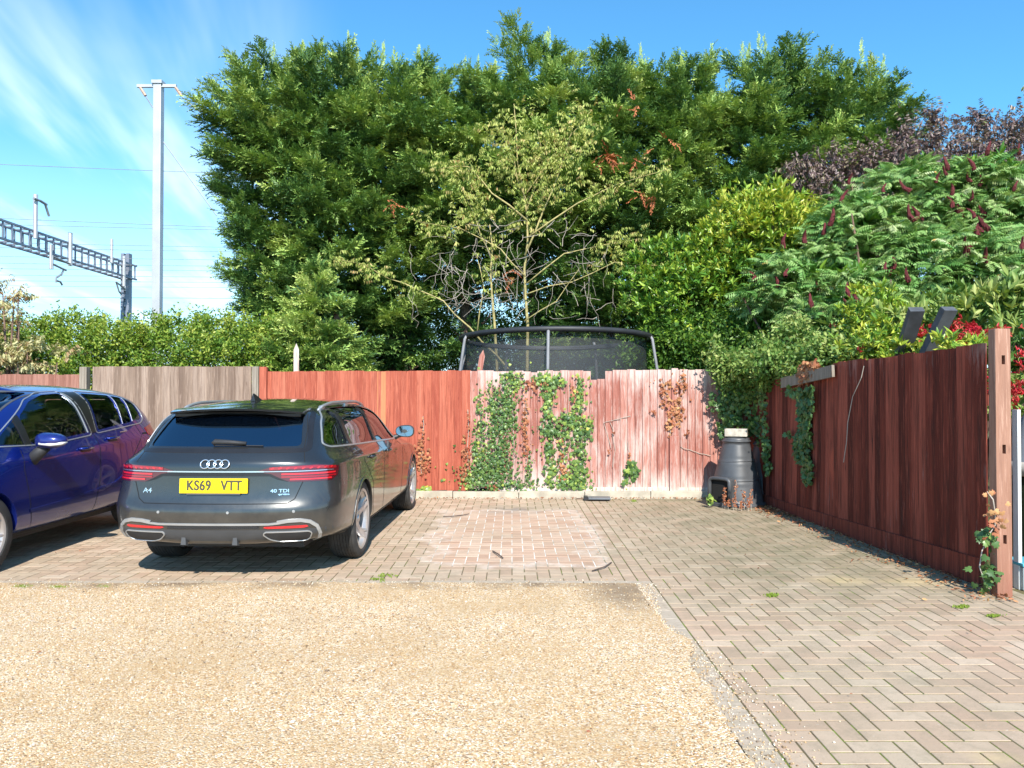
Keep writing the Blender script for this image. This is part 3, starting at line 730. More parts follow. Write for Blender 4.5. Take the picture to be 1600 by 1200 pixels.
def leafquad(v, f, base, tip, w, nrm=(0, 0, 1), fold=.15, bendz=0):
    """pointed leaf of two quads folded along the midrib"""
    base = Vector(base); tip = Vector(tip); d = tip - base; s = d.cross(Vector(nrm)).normalized(); nn = s.cross(d).normalized(); L = d.length
    m1 = base + d * .5 + nn * (-fold * L * .25 + bendz); b = len(v)
    v += [tuple(base), tuple(base + d * .35 + s * w + nn * fold * L * .3), tuple(base + d * .72 + s * w * .72 + nn * fold * L * .1), tuple(tip), tuple(base + d * .72 - s * w * .72 + nn * fold * L * .1), tuple(base + d * .35 - s * w + nn * fold * L * .3), tuple(m1)]
    f += [(b, b + 1, b + 2, b + 6), (b + 6, b + 2, b + 3), (b, b + 6, b + 4, b + 5), (b + 6, b + 3, b + 4)]
def leafsimple(v, f, base, tip, w, nrm=(0, 0, 1)):
    base = Vector(base); tip = Vector(tip); d = tip - base; s = d.cross(Vector(nrm)).normalized(); b = len(v)
    v += [tuple(base), tuple(base + d * .45 + s * w), tuple(tip), tuple(base + d * .45 - s * w)]; f += [(b, b + 1, b + 2, b + 3)]
def t_rosette(seed, n=7, w=.13, ln=1.0, spread=60, cup=.3, fold=.2):
    r = random.Random(seed); v = []; f = []
    for i in range(n):
        a = 2.4 * i + r.uniform(-.3, .3); el = R(r.uniform(20, spread)); t = r.uniform(-.35, .3)
        d = Vector((math.cos(a) * math.sin(el), math.cos(el), math.sin(a) * math.sin(el))); l = ln * r.uniform(.65, 1.05)
        b0 = Vector((0, t, 0)); leafquad(v, f, b0, b0 + d * l, w * l, nrm=(r.uniform(-.3, .3), 1 if el > .9 else .4, 1 + r.uniform(-.3, .3)), fold=fold)
    return np.array(v), f
def t_cluster(seed, n=9, w=.25, ln=.45, rad=.5):
    r = random.Random(seed); v = []; f = []
    for i in range(n):
        c = Vector([r.uniform(-1, 1) * rad for _ in range(3)]); d = (c * .8 + Vector([r.uniform(-1, 1) for _ in range(3)])); d.y += .3; d.normalize()
        leafsimple(v, f, c, c + d * ln * r.uniform(.7, 1.2), w * ln, nrm=(r.uniform(-1, 1), r.uniform(-1, 1), r.uniform(-.2, 1)))
    return np.array(v), f
def t_hang(seed, n=7, w=.16, ln=.5):
    """drooping leaves strung along a twig (axis = twig)"""
    r = random.Random(seed); v = []; f = []
    for i in range(n):
        t = i / n; s_ = r.choice((-1, 1)); b0 = Vector((0, t, 0)); l = ln * r.uniform(.7, 1.1)
        d = Vector((s_ * r.uniform(.1, .6), r.uniform(-.1, .45), -1)).normalized(); leafquad(v, f, b0, b0 + d * l, w * l, nrm=(r.uniform(-1, 1), r.uniform(.2, 1), .3), fold=.25)
    return np.array(v), f
def t_sumac(seed, pairs=9):
    r = random.Random(seed); v = []; f = []
    def rz_(t): return Vector((0, t, .10 * math.sin(t * 2.0) - .38 * t * t))
    for i in range(pairs):
        t = .14 + .82 * i / (pairs - 1); c = rz_(t); l = .30 * math.sin(math.pi * (.22 + .62 * t)) * r.uniform(.9, 1.1)
        for s_ in (-1, 1):
            d = Vector((s_ * r.uniform(.75, .95), .30, -r.uniform(.55, 1.1))).normalized(); leafsimple(v, f, c, c + d * l * 1.1, .046, nrm=(0, .25, 1))
    c = rz_(1); leafsimple(v, f, rz_(.97), c + Vector((0, .12, -.10)), .03)
    b = len(v); w = .008
    p = [rz_(t) for t in (0, .33, .66, 1)]
    for q in p: v += [tuple(q + Vector((-w, 0, .004))), tuple(q + Vector((w, 0, .004)))]
    for k in range(3): f.append((b + 2 * k, b + 2 * k + 1, b + 2 * k + 3, b + 2 * k + 2))
    return np.array(v), f
def t_ivy(seed):
    r = random.Random(seed); o = [(0, 0), (.32, -.12), (.55, .18), (.36, .38), (.42, .70), (.14, .66), (0, 1.0), (-.14, .66), (-.42, .70), (-.36, .38), (-.55, .18), (-.32, -.12)]
    v = [(x * r.uniform(.9, 1.1), y, -.18 * abs(x) - .12 * y * y) for x, y in o]; v.append((0, .35, .04)); n = len(o)
    return np.array(v), [(i, (i + 1) % n, n) for i in range(n)]
SPR = [t_spray(i, 5, .115, .44, .2) for i in range(4)]
SPRS = [t_spray(10 + i, 5, .115, .36, .35) for i in range(3)]
IVY = [t_ivy(i) for i in range(4)]
rs = np.random.RandomState(5)
def rdir(n, rs=rs): return norm(rs.normal(size=(n, 3)))
def mixadd(L, tpls, pos, axis, up, scale, tint, rs=rs):
    idx = rs.randint(0, len(tpls), len(pos)); up = np.broadcast_to(up, pos.shape); scale = np.ones(len(pos)) * scale; tint = np.ones(len(pos)) * tint
    for k, t in enumerate(tpls):
        m_ = idx == k; L.add(t, pos[m_], axis[m_], up[m_], scale[m_], tint[m_])

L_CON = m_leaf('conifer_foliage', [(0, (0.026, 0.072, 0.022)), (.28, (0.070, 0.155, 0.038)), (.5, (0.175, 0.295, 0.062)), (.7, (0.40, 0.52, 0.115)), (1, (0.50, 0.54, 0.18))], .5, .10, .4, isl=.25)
M_BARK = simple('bark', (0.14, 0.085, 0.06), .9, var=.4, nscale=9, bump=.8)
M_TWIG = simple('dead_twig', (0.42, 0.36, 0.30), .85, var=.25)

def conifer(name, X, Y, H, prof, label, seed, zlow=1.0, spacing=.64, group='leyland cypresses behind the fence', spray=.25, off=(0, 0), trunk=True, nsp=26, back=.35, tint0=0.0, leaders=3, gap=None):
    """prof: list of (z fraction, radius). Plumes of sprays grow out and up from inside the crown"""
    rs = np.random.RandomState(seed); root = empty(name, (X, Y, 0), 0, label, 'tree', group)
    zs = np.array([p[0] for p in prof]) * H; rr = np.array([p[1] for p in prof]); L = Leaves()
    plumes = []
    z = zlow
    while z < H:
        r = float(np.interp(z, zs, rr)); n = max(3, int(2 * math.pi * r / spacing)); ph = rs.uniform(0, 6.28)
        for k in range(n):
            th = ph + 2 * math.pi * k / n + rs.uniform(-.25, .25)
            if math.sin(th) > .25 and rs.rand() > back: continue          # far side is thinner
            plumes.append((th, z + rs.uniform(-.25, .25), r * rs.uniform(.68, 1.12)))
        z += spacing * .78
    # lumps: larger-scale in/out modulation of the surface
    for (th, z, r) in plumes:
        lump = math.sin(th * 3 + seed) * math.sin(z * 1.9 + seed * 2) * .20 + math.sin(th * 5 - z * 2.6 + seed) * .15
        r = max(.12, r * (1 + lump)); z = min(max(z, zlow), H)
        u = np.array([math.cos(th), math.sin(th)]); bl = min(r * .95, 1.45) * rs.uniform(.75, 1.15); rise = bl * rs.uniform(.15, .55) * (1.0 if z > H * .35 else .45)
        if z > H * .86: rise = bl * rs.uniform(.7, 1.3)
        tip = np.array([u[0] * r + off[0] * z / H, u[1] * r + off[1] * z / H, z + rise * .35]); base = tip - np.array([u[0] * bl, u[1] * bl, rise])
        if gap and any(math.hypot(X + tip[0] - g[0], tip[2] - g[1]) < g[2] * rs.uniform(.8, 1.15) for g in gap): continue
        mdir = norm(tip - base); sdir = norm(np.cross(mdir, [0, 0, 1.])); udir = np.cross(sdir, mdir)
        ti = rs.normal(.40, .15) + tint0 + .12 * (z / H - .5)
        if rs.rand() < .06: ti += .25
        nb = max(6, int(nsp * .78 * rs.uniform(.8, 1.2)))
        for q in range(nb):
            t = (q + rs.rand()) / nb; o_ = base + (tip - base) * (.32 + .68 * t); sg = 1 if q % 2 else -1
            d = norm(mdir * rs.uniform(.6, 1.0) + sdir * sg * rs.uniform(.25, 1.15) * (1.15 - .65 * t) + udir * rs.uniform(-.12, .30))
            ln = bl * rs.uniform(.22, .40) * (1.15 - .55 * t); m_ = max(3, int(ln / spray * 5.5)); tt = (np.arange(m_) + rs.rand(m_)) / m_
            pos = o_ + d * (ln * tt)[:, None] + rs.normal(size=(m_, 3)) * .035 + np.array([0, 0, -.28]) * (tt ** 2)[:, None] * ln
            ax = norm(d + rs.normal(size=(m_, 3)) * .38 + [0, 0, .10]); up = norm(udir * .95 + np.array([u[0], u[1], .2]) * .45 + rs.normal(size=(m_, 3)) * .28)
            tint = np.clip(ti - .03 + .42 * (t * .4 + tt * .6 - .5) + rs.normal(size=m_) * .08, 0, 1)
            mixadd(L, SPR if rs.rand() < .75 else SPRS, pos, ax, up, spray * rs.uniform(.7, 1.2, m_), tint, rs)
    # dense heart of the crown, its shade deepened by darker leaf tints
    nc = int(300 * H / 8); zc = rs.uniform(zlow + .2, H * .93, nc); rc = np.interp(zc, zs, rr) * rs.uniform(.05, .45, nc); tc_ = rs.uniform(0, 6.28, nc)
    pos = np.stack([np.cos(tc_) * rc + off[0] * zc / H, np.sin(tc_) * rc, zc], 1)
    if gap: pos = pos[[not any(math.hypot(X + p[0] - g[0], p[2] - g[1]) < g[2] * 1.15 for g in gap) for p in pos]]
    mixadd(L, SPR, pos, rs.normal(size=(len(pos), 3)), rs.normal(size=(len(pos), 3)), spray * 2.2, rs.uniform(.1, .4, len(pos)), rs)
    for k in range(leaders):                       # pointed leading shoots
        a = rs.uniform(0, 6.28); q = rs.uniform(.1, .7) * float(np.interp(H * .93, zs, rr)); bx = np.array([math.cos(a) * q + off[0], math.sin(a) * q + off[1], H - rs.uniform(.2, .5)])
        hh = rs.uniform(.45, .95); n = 22; t = np.linspace(0, 1, n)
        pos = bx + np.outer(t * hh, [rs.uniform(-.1, .1), 0, 1]); an = rs.uniform(0, 6.28, n)
        ax = np.stack([np.cos(an) * (1.05 - t), np.sin(an) * (1.05 - t), .7 + t], 1)
        mixadd(L, SPR, pos, ax, np.array([[0., 0, 1]]) + rs.normal(size=(n, 3)) * .3, spray * (1.0 - .55 * t), .62 + .2 * t, rs)
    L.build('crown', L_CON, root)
    if trunk:
        b = MB()
        for k in range(rs.randint(1, 3)):
            dx, dy = rs.uniform(-.35, .35), rs.uniform(-.3, .3)
            b.tube([(dx * .4, dy, -.1), (dx, dy, H * .3), (dx * 1.4, dy * .6, H * .6), (dx, 0, H * .86)], [.17, .13, .09, .03], 8)
        for k in range(26):
            z = rs.uniform(.12, .7) * H; th = rs.uniform(0, 6.28); r = float(np.interp(z, zs, rr)) * .7
            b.tube([(0, 0, z), (math.cos(th) * r * .5, math.sin(th) * r * .5, z + .12 * r), (math.cos(th) * r, math.sin(th) * r, z + .5 * r)], [.04, .028, .012], 5)
        b.build('trunk', M_BARK, root, smooth=True)
    return root
CD = 17.2
def cx(xp, D=15.9): return px(xp, D)
full = [(0, .9), (.12, 1.25), (.35, 1.55), (.6, 1.75), (.85, 1.6), (.95, 1.1), (1.0, .45)]
edge = [(0, .5), (.2, .75), (.38, .95), (.55, 1.25), (.75, 1.5), (.9, 1.5), (.97, 1.0), (1.0, .5)]
high = [(0, .5), (.3, .75), (.45, 1.4), (.65, 1.8), (.85, 1.65), (.95, 1.1), (1.0, .5)]
GAP = [(px(748, 15.9), pz(452, 15.9), .30), (px(700, 15.9), pz(490, 15.9), .40), (px(790, 15.9), pz(482, 15.9), .42), (px(850, 15.9), pz(445, 15.9), .22), (px(780, 15.9), pz(190, 15.9), .25)]
conifer('cypress_tree', cx(408), CD, pz(100, CD) - .2, edge, 'leftmost dense green cypress, overhanging the hedge beside the tall mast', 11, zlow=1.2, leaders=5)
conifer('cypress_tree', cx(495), CD - .1, pz(90, CD) - .2, full, 'second dense cypress from the left, behind the small feathery conifer', 12, leaders=6)
conifer('cypress_tree', cx(610), CD + .3, pz(95, CD) - .1, high, 'third cypress from the left, bare brown trunk bases low down', 13, zlow=1.4, gap=GAP, leaders=5)
conifer('cypress_tree', cx(735), CD + .3, pz(100, CD) - .2, high, 'tallest cypress, standing directly behind the yellowing tree', 14, zlow=2.2, gap=GAP, leaders=6)
conifer('cypress_tree', cx(860), CD + .2, pz(75, CD) - .1, high, 'middle cypress with gaps of sky low down, behind the trampoline', 15, zlow=2.0, gap=GAP, leaders=4)
conifer('cypress_tree', cx(985), CD + .1, pz(92, CD) - .1, full, 'cypress with most of the rusty orange dead sprays, just right of the yellowing tree', 16, leaders=4)
conifer('cypress_tree', cx(1110), CD + .1, pz(108, CD) - .1, full, 'cypress rising behind the yellow-green laurel bush', 17, leaders=5)
conifer('cypress_tree', cx(1235), CD, pz(82, CD) - .2, full, 'second cypress from the right, above the left end of the purple-leaved tree', 18, leaders=6)
conifer('cypress_tree', cx(1365), CD + .1, pz(110, CD) - .2, [(0, .5), (.4, .9), (.6, 1.2), (.75, 1.55), (.88, 1.65), (.96, 1.1), (1.0, .5)], 'rightmost cypress, its top spreading over the purple-leaved tree', 19, leaders=5, off=(.25, 0))
# small feathery conifer in front on the left
conifer('young_conifer', px(497, 13.6), 13.6, pz(425, 13.6), [(0, 1.1), (.3, 1.05), (.6, .8), (.85, .4), (1, .1)], 'small feathery conifer just behind the bright red fence', 31, zlow=.9, spacing=.34, group=None, spray=.22, nsp=22, tint0=.22, leaders=1, back=.6)

# rusty dead sprays
L_RUST = m_leaf('dead_conifer_spray', [(0, (0.28, 0.07, 0.03)), (1, (0.50, 0.17, 0.07))], .7, .1)
trees_ = [o for o in col.objects if o.name.startswith('cypress_tree')]
for (xp, yp, n) in ((948, 247, 16), (965, 249, 6), (998, 249, 4), (1008, 305, 9), (990, 164, 4), (1042, 217, 3), (795, 430, 6), (608, 318, 4)):
    c = P(xp, yp, 15.35); t_ = min(trees_, key=lambda o: abs(o.location.x - c.x)); L = Leaves(); pos = np.array(c - t_.location)[None] + rs.normal(size=(n, 3)) * [.09, .06, .06]
    mixadd(L, SPRS, pos, norm(rs.normal(size=(n, 3)) + [0, -.5, -.3]), np.array([[0., -.4, 1]]), .26, rs.rand(n))
    L.build('dead_spray', L_RUST, t_)

# ---------------- generic shrub: lobes of leaf clusters on curved stems
def shrub(name, lobes, tpls, mat, label, cat, seed, n, size, tint=(.5, .2), updir=.4, outw=.8, group=None, stems=None, stem_mat=None, shell=.45, kind=None, jitter=.5, clump=.0, hang=0.0, part='foliage', tintz=0.0, parent=None, up=None, lump=1.0):
    """lobes: (center xyz, radii xyz). clusters fill the outer shell, clumped."""
    rs = np.random.RandomState(seed); root = parent
    if parent is None:
        c0 = lobes[0][0]; root = empty(name, (c0[0], c0[1], 0), 0, label, cat, group); tag(root, kind=kind)
    org = np.array(root.location); L = Leaves(); vols = np.array([l[1][0] * l[1][2] for l in lobes]); vols = vols / vols.sum()
    zmin = min(l[0][2] - l[1][2] for l in lobes); zmax = max(l[0][2] + l[1][2] for l in lobes)
    for (c, r), f in zip(lobes, vols):
        m_ = int(n * f); ncl = max(6, m_ // 9); d = norm(rs.normal(size=(ncl, 3))); rad = rs.uniform(shell, 1.0, ncl) ** .6
        lumps = 1 + lump * .16 * np.sin(d[:, 0] * 7 + seed) * np.cos(d[:, 2] * 6 + seed * 1.3) + .08 * np.sin(d[:, 0] * 15) * np.sin(d[:, 2] * 13)
        cl = d * (rad * lumps)[:, None]; ct = rs.normal(size=ncl)
        w = rs.randint(0, ncl, m_); sp = .16 + clump
        loc = cl[w] + rs.normal(size=(m_, 3)) * sp
        pos = np.array(c) + loc * np.array(r) - org
        keep = pos[:, 2] > .02; pos = pos[keep]; w = w[keep]; dd = norm(cl[w])
        ax = norm(dd * outw + rs.normal(size=(len(pos), 3)) * jitter + [0, 0, updir]); ax[:, 2] -= hang
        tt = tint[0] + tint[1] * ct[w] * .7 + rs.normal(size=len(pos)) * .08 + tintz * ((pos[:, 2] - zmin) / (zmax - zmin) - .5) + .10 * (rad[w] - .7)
        u = np.array([[0., 0, 1]]) + rs.normal(size=(len(pos), 3)) * .45 + dd * .3 if up is None else up + rs.normal(size=(len(pos), 3)) * .3
        mixadd(L, tpls, pos, ax, u, size * rs.uniform(.7, 1.25, len(pos)), np.clip(tt, 0, 1), rs)
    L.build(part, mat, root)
    if stems:
        b = MB()
        for (c, r) in lobes:
            for k in range(stems):
                a = rs.uniform(0, 6.28); e = np.array(c) + np.array([math.cos(a) * r[0] * .7, math.sin(a) * r[1] * .7, rs.uniform(-.3, .7) * r[2]]) - org
                s0 = np.array([c[0] + rs.uniform(-.2, .2) - org[0], c[1] + rs.uniform(-.2, .2) - org[1], 0]); mid = s0 * .4 + e * .6 + rs.normal(size=3) * .08
                mid[2] = e[2] * .55
                b.tube([s0, mid, e], [.035, .022, .008], 6)
        b.build('stems', stem_mat or M_BARK, root, smooth=True)
    return root
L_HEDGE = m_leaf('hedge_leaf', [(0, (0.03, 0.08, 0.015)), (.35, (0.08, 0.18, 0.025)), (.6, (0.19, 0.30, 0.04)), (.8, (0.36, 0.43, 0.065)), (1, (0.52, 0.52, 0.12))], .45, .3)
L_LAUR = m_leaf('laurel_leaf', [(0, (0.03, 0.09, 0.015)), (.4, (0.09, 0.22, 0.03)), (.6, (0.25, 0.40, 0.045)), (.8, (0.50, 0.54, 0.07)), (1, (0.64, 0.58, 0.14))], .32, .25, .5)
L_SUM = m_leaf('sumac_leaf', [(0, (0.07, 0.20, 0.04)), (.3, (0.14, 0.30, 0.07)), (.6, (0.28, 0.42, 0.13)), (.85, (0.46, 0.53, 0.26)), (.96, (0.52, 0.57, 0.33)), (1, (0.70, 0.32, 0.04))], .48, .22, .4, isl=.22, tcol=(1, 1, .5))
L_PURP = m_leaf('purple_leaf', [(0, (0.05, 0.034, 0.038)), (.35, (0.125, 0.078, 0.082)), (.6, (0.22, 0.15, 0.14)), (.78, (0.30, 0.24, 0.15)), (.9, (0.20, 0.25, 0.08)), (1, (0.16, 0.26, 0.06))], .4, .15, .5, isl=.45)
L_CHER = m_leaf('yellowing_leaf', [(0, (0.17, 0.27, 0.05)), (.35, (0.36, 0.44, 0.10)), (.62, (0.55, 0.57, 0.18)), (.82, (0.66, 0.50, 0.23)), (1, (0.52, 0.22, 0.09))], .55, .35, .3)
L_VINE = m_leaf('vine_leaf', [(0, (0.03, 0.09, 0.02)), (.4, (0.10, 0.21, 0.04)), (.7, (0.27, 0.36, 0.09)), (1, (0.52, 0.52, 0.19))], .5, .28)
L_IVY = m_leaf('ivy_leaf', [(0, (0.028, 0.07, 0.02)), (.45, (0.085, 0.165, 0.045)), (.7, (0.20, 0.30, 0.065)), (.88, (0.38, 0.44, 0.08)), (1, (0.55, 0.50, 0.08))], .4, .15, .45)
L_DEAD = m_leaf('dead_vine_leaf', [(0, (0.20, 0.055, 0.03)), (.5, (0.40, 0.15, 0.07)), (1, (0.60, 0.36, 0.16))], .7, .15)
L_RED = m_leaf('red_creeper_leaf', [(0, (0.30, 0.01, 0.02)), (.6, (0.62, 0.03, 0.05)), (1, (0.70, 0.20, 0.12))], .45, .3, tcol=(1, .4, .3))
L_CREAM = m_leaf('cream_russet_leaf', [(0, (0.14, 0.05, 0.035)), (.35, (0.32, 0.17, 0.09)), (.65, (0.55, 0.52, 0.25)), (1, (0.66, 0.60, 0.36))], .5, .3)
ROS = [t_rosette(i, 7, .15) for i in range(4)]; CLU = [t_cluster(i) for i in range(4)]; HNG = [t_hang(i) for i in range(4)]; SUMT = [t_sumac(i) for i in range(4)]
def E(x, y, D, rx, ry, rz): return ((px(x, D), D, pz(y, D)), (rx, ry, rz))

# hedges
hl = [((x, 13.6 + .1 * math.sin(x * 3), 1.43 + .05 * math.sin(x * 2.1)), (.75, .75, 1.40)) for x in np.arange(px(-260, 13.6), px(455, 13.6), .5)]
shrub('clipped_hedge', hl, CLU, L_HEDGE, 'yellow-green clipped hedge behind the grey-brown fence, under the tall mast', 'hedge', 41, 30000, .135, tint=(.52, .24), clump=-.10, shell=.66, lump=.1, jitter=.6, tintz=.45, updir=.5)
hb = [((x, 19.8, 1.95), (1.1, .8, 1.95)) for x in np.arange(-3.4, 4.6, 1.1)]
shrub('garden_hedge', hb, CLU, L_HEDGE, 'light green hedge seen through the gap below the middle cypresses', 'hedge', 42, 15000, .17, tint=(.66, .15), shell=.72, tintz=.3)
# tree at the left edge
shrub('russet_tree', [E(-70, 490, 11.6, .75, .6, .9), E(-10, 535, 11.4, .45, .5, .5), E(-45, 420, 11.6, .28, .3, .3), E(60, 560, 11.3, .5, .35, .25), E(15, 470, 11.5, .25, .3, .12)], HNG, L_CREAM, 'small russet and cream-leaved tree at the far left edge, over the blue car', 'tree', 43, 1500, .15, tint=(.55, .3), shell=.3, hang=.2, stems=4, tintz=-.1)

# yellowing half-bare tree
def small_tree():
    rs = np.random.RandomState(77); D = 14.75; X0, Z0 = px(822, D), 0
    root = empty('yellowing_tree', (X0, D, 0), 0, 'sparse yellowing tree with bare grey twigs behind the trampoline', 'tree')
    org = Vector((X0, D, 0)); b = MB(); L = Leaves(); tw = MB()
    def pl(pts, r0, r1, dd=0):
        q = [P(x, y, D + dd + (z if False else 0)) - org for x, y in pts]; out = []
        for i in range(len(q) - 1):
            for t in (0, .5): out.append(q[i].lerp(q[i + 1], t) + Vector(rs.normal(size=3) * .02))
        out.append(q[-1]); b.tube(out, list(np.linspace(r0, r1, len(out)) * .72), 7); return out
    base = [(822, 640), (824, 510), (821, 420), (823, 330), (812, 250), (803, 160)]
    limbs = [(base, .048, .010), ([(822, 400), (850, 330), (880, 250), (900, 180)], .03, .008), ([(823, 345), (770, 300), (730, 260), (690, 262)], .028, .006),
             ([(822, 430), (780, 390), (720, 355), (650, 345)], .022, .005), ([(824, 370), (900, 320), (960, 290), (1050, 262)], .026, .006), ([(822, 440), (880, 395), (950, 380), (1000, 372)], .022, .005),
             ([(823, 320), (800, 240), (775, 190)], .02, .005), ([(823, 330), (848, 260), (840, 200)], .02, .005), ([(822, 460), (890, 440), (960, 410), (1045, 415)], .02, .005), ([(822, 300), (870, 240), (925, 170)], .02, .005),
             ([(815, 600), (775, 553), (735, 512), (690, 472), (650, 449), (610, 436)], .030, .013), ([(610, 436), (570, 415), (520, 404)], .012, .004), ([(778, 640), (772, 500), (768, 420), (765, 350)], .045, .015),
             ([(768, 400), (740, 330), (720, 290)], .018, .005), ([(745, 520), (757, 450), (745, 400)], .02, .008), ([(822, 500), (870, 470), (905, 420)], .018, .006)]
    tips = []
    for i, (p_, r0, r1) in enumerate(limbs):
        o = pl(p_, r0, r1, rs.uniform(-.25, .15) if i not in (0,) else 0)
        tips.append(o)
    # leafy twigs
    dense = [(0, .55, 260, .75), (1, .35, 240, .8), (2, .4, 170, .75), (3, .65, 80, .55), (4, .45, 130, .6), (5, .6, 110, .55), (6, .3, 160, .7), (7, .3, 170, .7), (8, .55, 70, .5), (9, .4, 190, .8), (10, .80, 30, .4), (11, 0, 90, .32), (12, .55, 60, .5), (13, .4, 130, .6)]
    for (li, t0, n, sp) in dense:
        o = tips[li]; n = int(n * .66)
        for k in range(n):
            t = t0 + (1 - t0) * rs.rand(); f = t * (len(o) - 1); i = min(int(f), len(o) - 2); c = np.array(o[i].lerp(o[i + 1], f - i)) + rs.normal(size=3) * [.32 * sp, .25 * sp, .26 * sp]
            ln = rs.uniform(.10, .2)
            L.add(HNG[rs.randint(4)], c[None], rs.normal(size=(1, 3)) * [1, .5, .5], np.array([[0, 0, 1.]]), rs.uniform(.13, .20), np.clip(rs.normal(.48, .16) + (.28 if rs.rand() < .12 else 0), 0, 1))
    # bare twigs
    for k in range(100):
        x, y = rs.uniform(700, 950), rs.uniform(350, 500); c = P(x, y, D + rs.uniform(-.5, .2)) - org
        d = Vector((rs.normal(), rs.normal() * .4, rs.normal() * .7)).normalized(); q = [c]
        for j in range(5): d = (d + Vector(rs.normal(size=3)) * .35).normalized(); q.append(q[-1] + d * rs.uniform(.08, .17))
        tw.tube(q, list(np.linspace(.0055, .002, 6)), 4)
    for k in range(26):
        x, y = rs.uniform(640, 1030), rs.uniform(360, 470); c = P(x, y, D - .3) - org; q = [c]
        for j in range(6): q.append(q[-1] + Vector((rs.normal() * .05, rs.normal() * .03, -rs.uniform(.08, .16))))
        tw.tube(q, list(np.linspace(.004, .002, 7)), 4)
    M_YB = simple('yellow_bark', (0.36, 0.30, 0.12), .8, var=.35, nscale=12)
    b.build('trunk', M_YB, root, smooth=True); tw.build('bare_twigs', M_TWIG, root); L.build('crown', L_CHER, root)
small_tree()
# laurel
lau = shrub('laurel_bush', [E(1198, 355, 13.0, .90, .8, .66), E(1262, 380, 13.0, .55, .6, .5), E(1135, 405, 13.2, .62, .6, .62)], ROS, L_LAUR, 'large bush with big glossy yellow-green leaves right of the trampoline', 'shrub', 51, 3200, .135, tint=(.70, .17), shell=.55, updir=.6, stems=4, tintz=.25)
shrub('laurel_bush', [E(1090, 475, 13.1, 1.05, .7, .85), E(1165, 455, 13.0, .9, .7, .8), E(1040, 430, 13.5, .6, .5, .55)], ROS, L_LAUR, '', '', 52, 2300, .14, tint=(.46, .22), shell=.5, hang=.1, part='lower_foliage', parent=lau)
# elder / dark fill below
shrub('dark_shrub', [E(1120, 545, 12.6, 1.0, .6, .7), E(1040, 560, 12.9, .7, .5, .6), E(1215, 560, 11.9, .9, .5, .8)], CLU, L_HEDGE, 'dark green low shrub between the trampoline and the side fence', 'shrub', 53, 2600, .16, tint=(.25, .14), shell=.4)
# purple tree
shrub('purple_leaved_tree', [E(1480, 262, 14.6, 1.3, .8, .75), E(1590, 255, 14.4, 1.1, .8, .85), E(1400, 275, 14.7, .9, .6, .6), E(1330, 272, 14.8, .9, .5, .42), E(1262, 272, 14.8, .42, .4, .36), E(1455, 200, 14.6, .18, .15, .32), E(1530, 195, 14.6, .22, .15, .28), E(1590, 205, 14.5, .2, .15, .3), E(1420, 212, 14.6, .25, .15, .2)],
      HNG, L_PURP, 'tree with dull purple leaves rising behind the sumac at the right', 'tree', 54, 4600, .17, tint=(.52, .22), shell=.35, hang=.15, stems=3, clump=.05)
